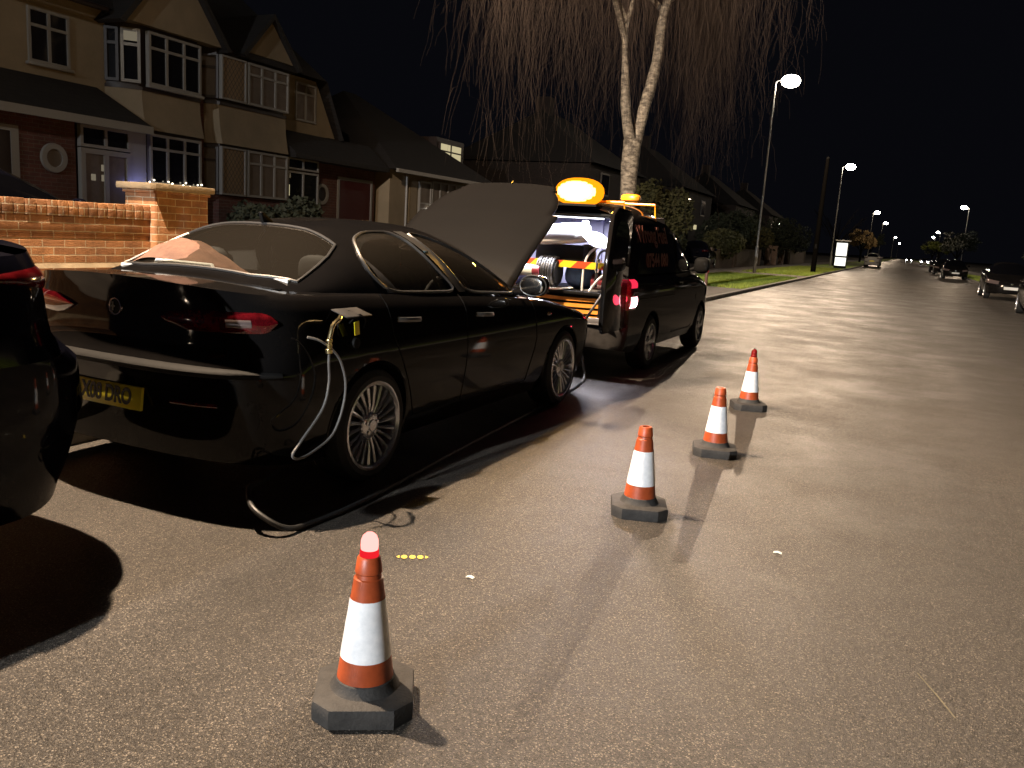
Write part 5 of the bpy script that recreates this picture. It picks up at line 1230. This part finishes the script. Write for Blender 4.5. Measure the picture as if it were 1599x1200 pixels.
# --- bungalow with lit dormer
OC_ = (-15.6, 26, .3); HC = empty('bungalow', OC_); tag(HC, 'low bungalow with a hipped roof, white bay window and lit dormer', 'house')
xc = -15.0; ya, yc = hy(21.3), hy(27.4); ze = hz(3.0)
obj('wall', MB().box(xc-8, xc, ya, yc, .25, ze), 'render', HC, off=OC_)
rf = MB(); pts = [(xc+.45, ya-.3, ze), (xc+.45, yc+.3, ze), (xc-8.4, yc+.3, ze), (xc-8.4, ya-.3, ze)]; r1 = (xc-4, ya+2.9, ze+2.9); r3 = (xc-4, yc-2.9, ze+2.9)
rf.poly([pts[0], pts[1], r3, r1]); rf.poly([pts[1], pts[2], r3]); rf.poly([pts[2], pts[3], r1, r3]); rf.poly([pts[3], pts[0], r1]); rf.poly(pts); obj('roof', rf, 'tiles', HC, off=OC_)
obj('gutter', MB().box(xc+.42, xc+.52, ya-.3, yc+.3, ze-.10, ze+.01), 'white_frame', HC, off=OC_)
window(HC, OC_, xc+.05, hy(22.9), hy(23.6), hz(1.75), hz(2.80), 1, .65, name='window', sill=False, pane='blind'); window(HC, OC_, xc+.05, hy(23.65), hy(25.75), hz(1.75), hz(2.85), 4, .68, name='window', sill=False, pane='blind')
obj('pale_door', MB().box(xc, xc+.04, hy(22.35), hy(22.8), .3, hz(2.74)), 'render', HC, off=OC_); obj('downpipe', MB().tube([(xc+.06, hy(22.15), .3), (xc+.06, hy(22.15), ze)], .04, 8), 'white_frame', HC, off=OC_)
xd = -16.6; dm = MB(); dm.box(xd-2, xd, hy(23.9, xd), hy(25.75, xd), hz(3.45, xd), hz(4.25, xd)); obj('dormer', dm, 'dark_wood', HC, off=OC_)
window(HC, OC_, xd+.03, hy(24.05, xd), hy(25.55, xd), hz(3.52, xd), hz(4.12, xd), 2, .45, pane='lit_pane', frame='dark_wood', name='dormer_window', sill=False)
lamp = empty('outside_light', (-14.9, hy(23.45), hz(1.92))); tag(lamp, 'small bright white light glowing beside the bungalow window', 'light'); obj('bulb', pad((0, 0, 0), .07, .07, .07, 8, 2), glow('outdoor_bulb', (1, .93, .8), 14), lamp); obj('bracket', MB().box(-.06, -.03, -.05, .05, -.1, .1), 'dark_wood', lamp)
# fairy lights on the window sill, cool light by the porch post
e = empty('fairy_lights', (-14.9, hy(13.2), hz(1.9))); tag(e, 'string of small warm fairy lights along the porch house window sill', 'fairy lights'); rf_ = random.Random(4)
pts = [(-14.93+.03*rf_.random()+14.9, hy(12.5)+k*.062-hy(13.2), hz(1.93)-hz(1.9)+.04*sin(k*.9)+.06*rf_.random()-.04*sin(pi*k/24)) for k in range(25)]
obj('wire', MB().tube(pts, .004, 5), 'dark_wood', e)
for k, p in enumerate(pts):
    if k % 2 == 0 or rf_.random() < .3: obj('bulb', pad(p, .012+.013*rf_.random(), .016, .016, 5, 2), 'fairy', e)
e = empty('porch_light', (-14.84, hy(12.30), hz(1.85))); tag(e, 'bluish-white light glowing low on the porch post', 'light'); obj('bulb', pad((0, 0, 0), .02, .035, .05, 6, 2), 'cool_led', e); obj('holder', MB().box(-.12, -.02, -.03, .03, -.08, -.05), 'dark_wood', e)
ld = bpy.data.lights.new('porch_led', 'POINT'); ld.energy = 4; ld.color = (.35, .38, 1); ld.shadow_soft_size = .04; q = bpy.data.objects.new('porch_led', ld); COL.objects.link(q); q.parent = e; q.location = (.14, -.03, .02)
# --- dark houses farther along, a few lit windows
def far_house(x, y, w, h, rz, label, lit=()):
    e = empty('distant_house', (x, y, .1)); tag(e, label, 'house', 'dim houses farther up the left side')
    obj('wall', MB().box(-8, 0, 0, w, 0, h), 'night_brick', e); rf = MB(); a = [(.4, -.3, h), (.4, w+.3, h), (-8.4, w+.3, h), (-8.4, -.3, h)]; p = (-4, w*.3, h+rz); q = (-4, w*.7, h+rz)
    rf.poly([a[0], a[1], q, p]); rf.poly([a[1], a[2], q]); rf.poly([a[2], a[3], p, q]); rf.poly([a[3], a[0], p]); obj('roof', rf, 'night_tiles', e); obj('chimney', MB().box(-4.4, -3.6, w*.3, w*.3+.7, h+rz*.6, h+rz+.7), 'night_brick', e)
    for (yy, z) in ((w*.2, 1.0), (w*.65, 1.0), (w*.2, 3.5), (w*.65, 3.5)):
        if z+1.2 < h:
            f = obj('window', MB().box(0, .05, yy, yy+1.4, z, z+1.2), 'night_frame', e); obj('pane', MB().box(.052, .06, yy+.1, yy+1.3, z+.1, z+1.1), 'pane', f)
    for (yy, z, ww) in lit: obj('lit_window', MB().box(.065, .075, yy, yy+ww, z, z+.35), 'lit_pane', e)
far_house(-15, 41, 9, 5.0, 3.0, 'dark house behind the yellowish bush, right of the birch trunk'); far_house(-15, 60, 11, 5.2, 3.2, 'dark house with two small lit windows above the parked car', ((5.0, 2.4, 1.0), (9.2, 2.5, 1.3)))
far_house(-15, 82, 11, 5.2, 3.2, 'dim house with chimneys behind the hedges left of the kiosk'); far_house(-15, 104, 12, 5.2, 3.2, 'farthest dim house beyond the dark pole')

# ---------------------------------------------------------------- plants
rt = random.Random(21)
def leafcloud(mb, c, r, n, s, fill=.55):
    for _ in range(n):
        while True:
            v = Vector((rt.uniform(-1, 1), rt.uniform(-1, 1), rt.uniform(-1, 1)))
            if fill < v.length <= 1: break
        p = Vector((c[0]+v.x*r[0], c[1]+v.y*r[1], c[2]+v.z*r[2])); a = Vector((rt.gauss(0, 1), rt.gauss(0, 1), rt.gauss(0, 1))).normalized(); b = a.orthogonal().normalized()
        k = s*rt.uniform(.6, 1.4); mb.card(p, a*k, b*k*.6)
def bush(name, at, blobs, n, s, m, label, cat='bush', group=None, stem=True):
    e = empty(name, at); tag(e, label, cat, group); mb = MB()
    for c, r, f in blobs: leafcloud(mb, c, r, int(n*f), s)
    obj('foliage', mb, m, e, smooth=0, recalc=False)
    if stem:
        st = MB()
        for c, r, f in blobs: st.tube([(0, 0, 0), (c[0]*.6, c[1]*.6, c[2]*.6), c], [.05, .03, .012], 6)
        obj('stem', st, 'wood_pole', e)
    return e
def rblobs(R, H, n):
    return [((rt.uniform(-.55, .55)*R, rt.uniform(-.55, .55)*R, H*rt.uniform(.35, .78)), (R*rt.uniform(.35, .6), R*rt.uniform(.35, .6), H*rt.uniform(.2, .3)), 1/n) for _ in range(n)]
bush('hedge_bush', (-7.9, 28.6, .1), rblobs(1.15, 3.3, 9)+[((0, .3, 2.1), (.8, 1.0, 1.0), .3)], 4500, .05, 'hedge', 'tall yellowish-brown bush just right of the birch trunk behind the van')
bush('garden_shrub', (-12.6, 15.0, .3), rblobs(1.1, 1.6, 7), 3000, .04, 'hedge_dark', 'low dark shrub under the leaded bay windows')
bush('garden_shrub', (-12.4, 14.0, .3), rblobs(.8, 1.5, 6), 2000, .04, 'hedge_dark', 'small dark shrub left of the leaded bay, next to the brick pier')
e = empty('potted_plant', (-13.4, 18.4, .3)); tag(e, 'straw-coloured leafy plant in a planter before the maroon garage door', 'plant'); mb = MB()
for _ in range(60):
    a = rt.uniform(0, 6.28); l = rt.uniform(.3, .8); sp = rt.uniform(.1, .5); pts = [(0, 0, .35), (sp*.5*cos(a), sp*.5*sin(a), .35+l*.7), (sp*1.2*cos(a), sp*1.2*sin(a), .35+l)]; mb.tube(pts, .008, 4)
    for k in range(4): leafcloud(mb, (sp*(.4+.25*k)*cos(a), sp*(.4+.25*k)*sin(a), .35+l*(.5+.16*k)), (.07, .07, .06), 4, .03, 0)
obj('foliage', mb, 'dry_leaf', e, smooth=0, recalc=False); obj('planter', MB().box(-.25, .25, -.5, .5, 0, .38), 'house_brick', e, bevel=.01)
hs = [(-9.8, 50, 1.5, 2.4, 'hedge', 'olive bush right of the nearest lamp pole'), (-10.2, 38.5, 1.2, 2.3, 'hedge_dark', 'dark bush left of the nearest lamp pole, over the parked car'), (-10.6, 56, 2.2, 3.8, 'hedge_dark', 'dark leafy bush behind the olive bush'),
      (-10.3, 64, 2.0, 3.0, 'hedge', 'rounded bush between the lamp pole and the gateposts'), (-10.5, 74, 2.4, 4.2, 'hedge_dark', 'taller dark bush above the pale gateposts'), (-10.0, 86, 2.4, 3.6, 'hedge_dark', 'dark bush just left of the kiosk')]
for x, y, r, h, m, lab in hs: bush('front_bush', (x, y, .1), rblobs(r, h, 10), 3200, .075, m, lab, 'bush', 'bushes in the front gardens beyond the van')
def tree(name, at, h, R, m, label, n=5000, bare=False, group=None):
    e = empty(name, at); tag(e, label, 'tree', group); tk = MB(); tk.tube([(0, 0, -.1), (.05, .03, h*.25), (-.05, .05, h*.5)], [.20, .16, .10], 10)
    tips = []
    for k in range(9):
        a = k*2.4; z = h*(.28+.05*(k % 4)); d = R*rt.uniform(.6, 1); t = (d*cos(a), d*sin(a), h*rt.uniform(.6, .95)); tk.tube([(0, 0, z), (d*.4*cos(a), d*.4*sin(a), (z+t[2])/2), t], [.07, .045, .015], 6); tips.append(t)
        if bare:
            for q in range(10):
                b = a+rt.uniform(-.7, .7); s0 = rt.uniform(.3, 1); p = (t[0]*s0, t[1]*s0, z+(t[2]-z)*s0); tk.tube([p, (p[0]+rt.uniform(.3, .9)*cos(b), p[1]+rt.uniform(.3, .9)*sin(b), p[2]+rt.uniform(.2, .9))], [.018, .006], 4)
    obj('trunk', tk, 'wood_pole', e)
    if not bare:
        mb = MB()
        for t in tips:
            for q in range(4):
                w = rt.uniform(.55, 1.08); leafcloud(mb, (t[0]*w+rt.gauss(0, R*.12), t[1]*w+rt.gauss(0, R*.12), h*.45+(t[2]-h*.45)*w+rt.gauss(0, h*.05)), (R*rt.uniform(.14, .34), R*rt.uniform(.14, .34), h*rt.uniform(.05, .11)), n//60, .11, .0)
        obj('crown', mb, m, e, smooth=0, recalc=False)
tree('street_tree', (-6.4, 93, .1), 6, 2.6, 'hedge_dark', 'bare dark street tree just right of the lit kiosk', bare=True)
tree('street_tree', (-6.9, 160, .1), 5.5, 2.4, 'dry_leaf', 'pale brown tree lit by a lamp on the far left'); tree('street_tree', (6.4, 190, .1), 5.2, 2.6, 'leaf_lit', 'yellow-green tree lit under the paired lamps on the right')
tree('street_tree', (7.6, 150, .1), 5.5, 3.0, 'hedge_dark', 'dim olive tree behind the right-hand parked cars'); tree('street_tree', (6.6, 240, .1), 6, 3, 'hedge_dark', 'small dim tree nearest the distant glare on the right')
tree('street_tree', (-6.9, 205, .1), 6, 2.6, 'hedge_dark', 'dark tree on the left near the distant glare')
bush('front_hedge', (9.2, 44, .1), rblobs(2.0, 3.0, 8), 3000, .07, 'hedge_dark', 'dark hedge at the right edge behind the parked car'); bush('front_hedge', (8.8, 62, .1), rblobs(2.0, 2.6, 8), 2500, .07, 'hedge_dark', 'low dark hedge between the two black parked cars')
# weeping birch
BX, BY = -5.8, 18.5
e = empty('weeping_birch', (BX, BY, .1)); tag(e, 'tall weeping silver birch with a forked pale trunk and hanging bare twigs', 'tree')
tk = MB(); tr = random.Random(9)
def rough(path, rads, n=14):
    P = smoothpath(path, 6); m = len(P); R = []
    for i in range(m):
        q = i/(m-1)*(len(rads)-1); a = int(min(q, len(rads)-2)); R.append(rads[a]+(rads[a+1]-rads[a])*(q-a)*1.0+tr.uniform(-.008, .008))
    return P, R
P, R = rough([(0, 0, -.15), (.0, .0, .6), (.02, 0, 1.8), (-.02, .0, 2.8), (0, 0, 3.5)], [.28, .195, .18, .185, .20]); tk.tube(P, R, 16)
main = [(0, .02, 3.3), (.13, .22, 4.2), (.22, .55, 5.2), (.25, .65, 6.2), (.33, .95, 7.2), (.3, 1.1, 8.8), (.2, 1.0, 11)]
P, R = rough(main, [.17, .13, .115, .105, .09, .07, .035]); tk.tube(P, R, 14)
left = [(0, -.02, 3.3), (-.08, -.38, 4.0), (-.10, -.62, 4.8), (-.12, -.75, 5.6), (-.05, -.62, 6.6), (-.2, -1.0, 8.2), (-.3, -1.3, 9.8)]
P, R = rough(left, [.14, .11, .08, .05, .035, .03, .02]); tk.tube(P, R, 12)
ends = []
limbs = [((.27, .75, 6.3), (-1.4, 2.4, 8.2), (-.6, 4.4, 9.2)), ((.3, .9, 7.0), (.9, 2.0, 8.2), (1.0, 3.4, 8.9)), ((-.12, -.7, 5.4), (-.6, -2.4, 7.6), (-.9, -4.6, 7.8)), ((-.1, -.7, 6.4), (.8, -2.6, 8.6), (.9, -4.2, 8.6)),
         ((-.12, -.75, 5.8), (-1.4, -1.4, 8.0), (-2.8, -2.4, 8.4)), ((.3, 1.0, 7.8), (1.6, .6, 9.0), (2.6, 0, 8.6)), ((.3, 1.0, 8.2), (-1.5, .6, 9.6), (-3.0, .8, 9.0)), ((.2, 1.0, 9.8), (.8, 2.8, 10.2), (.4, 5.2, 9.4)),
         ((-.2, -.9, 7.8), (-.4, -3.2, 9.4), (-.3, -5.8, 8.6)), ((-.2, -1.0, 8.4), (1.4, -1.6, 9.4), (2.2, -2.4, 8.4)), ((.3, .8, 6.6), (.5, 2.8, 7.4), (.7, 4.8, 7.5)), ((.25, 1.05, 9.2), (-.4, 3.4, 10.6), (-.4, 6.2, 9.8))]
for a, b, c in limbs:
    P = smoothpath([a, b, c], 8); tk.tube(P, [.07*(1-.75*i/(len(P)-1)) for i in range(len(P))], 7); ends.append(P)
obj('trunk', tk, 'bark', e)
tw = MB()
def strand(p0, ln, dr, w):
    p = Vector(p0); d = Vector((dr[0], dr[1], .15)); k = int(ln/.28)+2; pts = [p.copy()]
    for i in range(k):
        d = Vector((d.x*.74+tr.uniform(-.2, .2), d.y*.74+tr.uniform(-.2, .2), max(-1, d.z-.38))); p = p+d.normalized()*(ln/k); pts.append(p.copy())
    for i in range(len(pts)-1):
        a, b = pts[i], pts[i+1]; ww = w*(1-.6*i/len(pts)); n = len(tw.v); s = Vector((.72, .70, 0))*ww; t = Vector((.70, -.72, 0))*ww
        tw.v += [tuple(a-s), tuple(a+s), tuple(b+s), tuple(b-s)]; tw.f.append((n, n+1, n+2, n+3))
        tw.v += [tuple(a-t), tuple(a+t), tuple(b+t), tuple(b-t)]; tw.f.append((n+4, n+5, n+6, n+7))
    return pts
for P in ends:
    for _ in range(8):
        i0 = tr.randrange(len(P)//4, len(P)); lf = tr.uniform(.5, 1.9)
        for _ in range(9):
            i = max(0, min(len(P)-1, i0+tr.randint(-1, 1))); s = P[i]+Vector((tr.gauss(0, .12), tr.gauss(0, .12), tr.gauss(0, .08))); a = tr.uniform(0, 6.28); m_ = strand(s, tr.uniform(.4, 1.2), (cos(a)*.9, sin(a)*.9), .0055)
            for _ in range(4):
                q = tr.choice(m_); a2 = tr.uniform(0, 6.28); pts = strand(q, tr.uniform(.8, 3.2)*lf, (cos(a2)*.4, sin(a2)*.4), .0024)
                for _ in range(3): strand(tr.choice(pts), tr.uniform(.3, 1.1), (tr.uniform(-.9, .9), tr.uniform(-.9, .9)), .0017)
obj('twigs', tw, 'twig', e, smooth=0, recalc=False)

# ---------------------------------------------------------------- street furniture and garden walls beyond the van
e = empty('utility_pole', (-4.95, 55, .1)); tag(e, 'dark wooden pole at the kerb just left of the lit kiosk', 'pole'); obj('pole', MB().tube([(0, 0, -.1), (.02, 0, 4), (.05, 0, 6.9)], [.16, .13, .10], 12), 'wood_pole', e); obj('cap', MB().lathe([(.11, 6.88), (.11, 6.92), (.001, 7.0)], 12, (.05, 0, 0)), 'trim', e); obj('notice_plate', MB().box(-.06, .06, -.185, -.15, 1.5, 1.75), 'trim', e)
e = empty('kiosk', (-5.0, 80, .1)); tag(e, 'small roadside kiosk with two glowing white panels one above the other', 'kiosk')
obj('cabinet', MB().box(-.5, .5, -.35, .4, 0, 2.35), 'trim', e, bevel=.02); obj('lit_panel', MB().box(-.45, .45, -.375, -.352, 1.08, 2.2), 'kiosk_lit', e); obj('lit_panel', MB().box(-.45, .45, -.375, -.352, .22, .94), 'kiosk_lit', e); obj('roof', MB().box(-.56, .66, -.45, .5, 2.35, 2.46), 'white_plastic', e, bevel=.01)
e = empty('marker_post', (-5.25, 25.2, .1)); tag(e, 'short brown marker post with a red top at the kerb past the van', 'post'); obj('post', MB().tube([(0, 0, -.05), (0, 0, .50)], .05, 10), 'bollard', e); obj('red_top', MB().lathe([(.055, .50), (.06, .52), (.06, .60), (.001, .62)], 14), 'red_cap', e)
def gwall(y0, y1, z1, m, label, x=-9.7):
    e = empty('boundary_wall', (x, y0, .1)); tag(e, label, 'wall'); obj('panel', MB().box(-.11, .11, 0, y1-y0, 0, z1), m, e); obj('coping', MB().box(-.14, .14, -.02, y1-y0+.02, z1, z1+.06), m, e, bevel=.01)
    for k in (0, 1): obj('pier', MB().box(-.17, .17, k*(y1-y0)-.17, k*(y1-y0)+.17, 0, z1+.12), m, e, bevel=.01)
gwall(46.6, 53.5, 1.05, 'wall_pale', 'pale brown garden wall beside the driveway, left of the lamp pole'); gwall(54.5, 64, 1.1, 'fence', 'brown fence panels right of the nearest lamp pole'); gwall(82, 95, 1.2, 'wall_pale', 'faint pale wall behind the kiosk')
for k, y in enumerate((69, 72.5, 77, 80.5)):
    e = empty('gatepost', (-9.7, y, .1)); tag(e, ['first', 'second', 'third', 'fourth'][k]+' pale gatepost counted from the fence panels towards the kiosk', 'gatepost', 'pale gateposts'); obj('shaft', MB().box(-.22, .22, -.22, .22, 0, 1.45), 'wall_pale', e, bevel=.01); obj('cap', MB().box(-.27, .27, -.27, .27, 1.45, 1.55), 'wall_pale', e, bevel=.02)
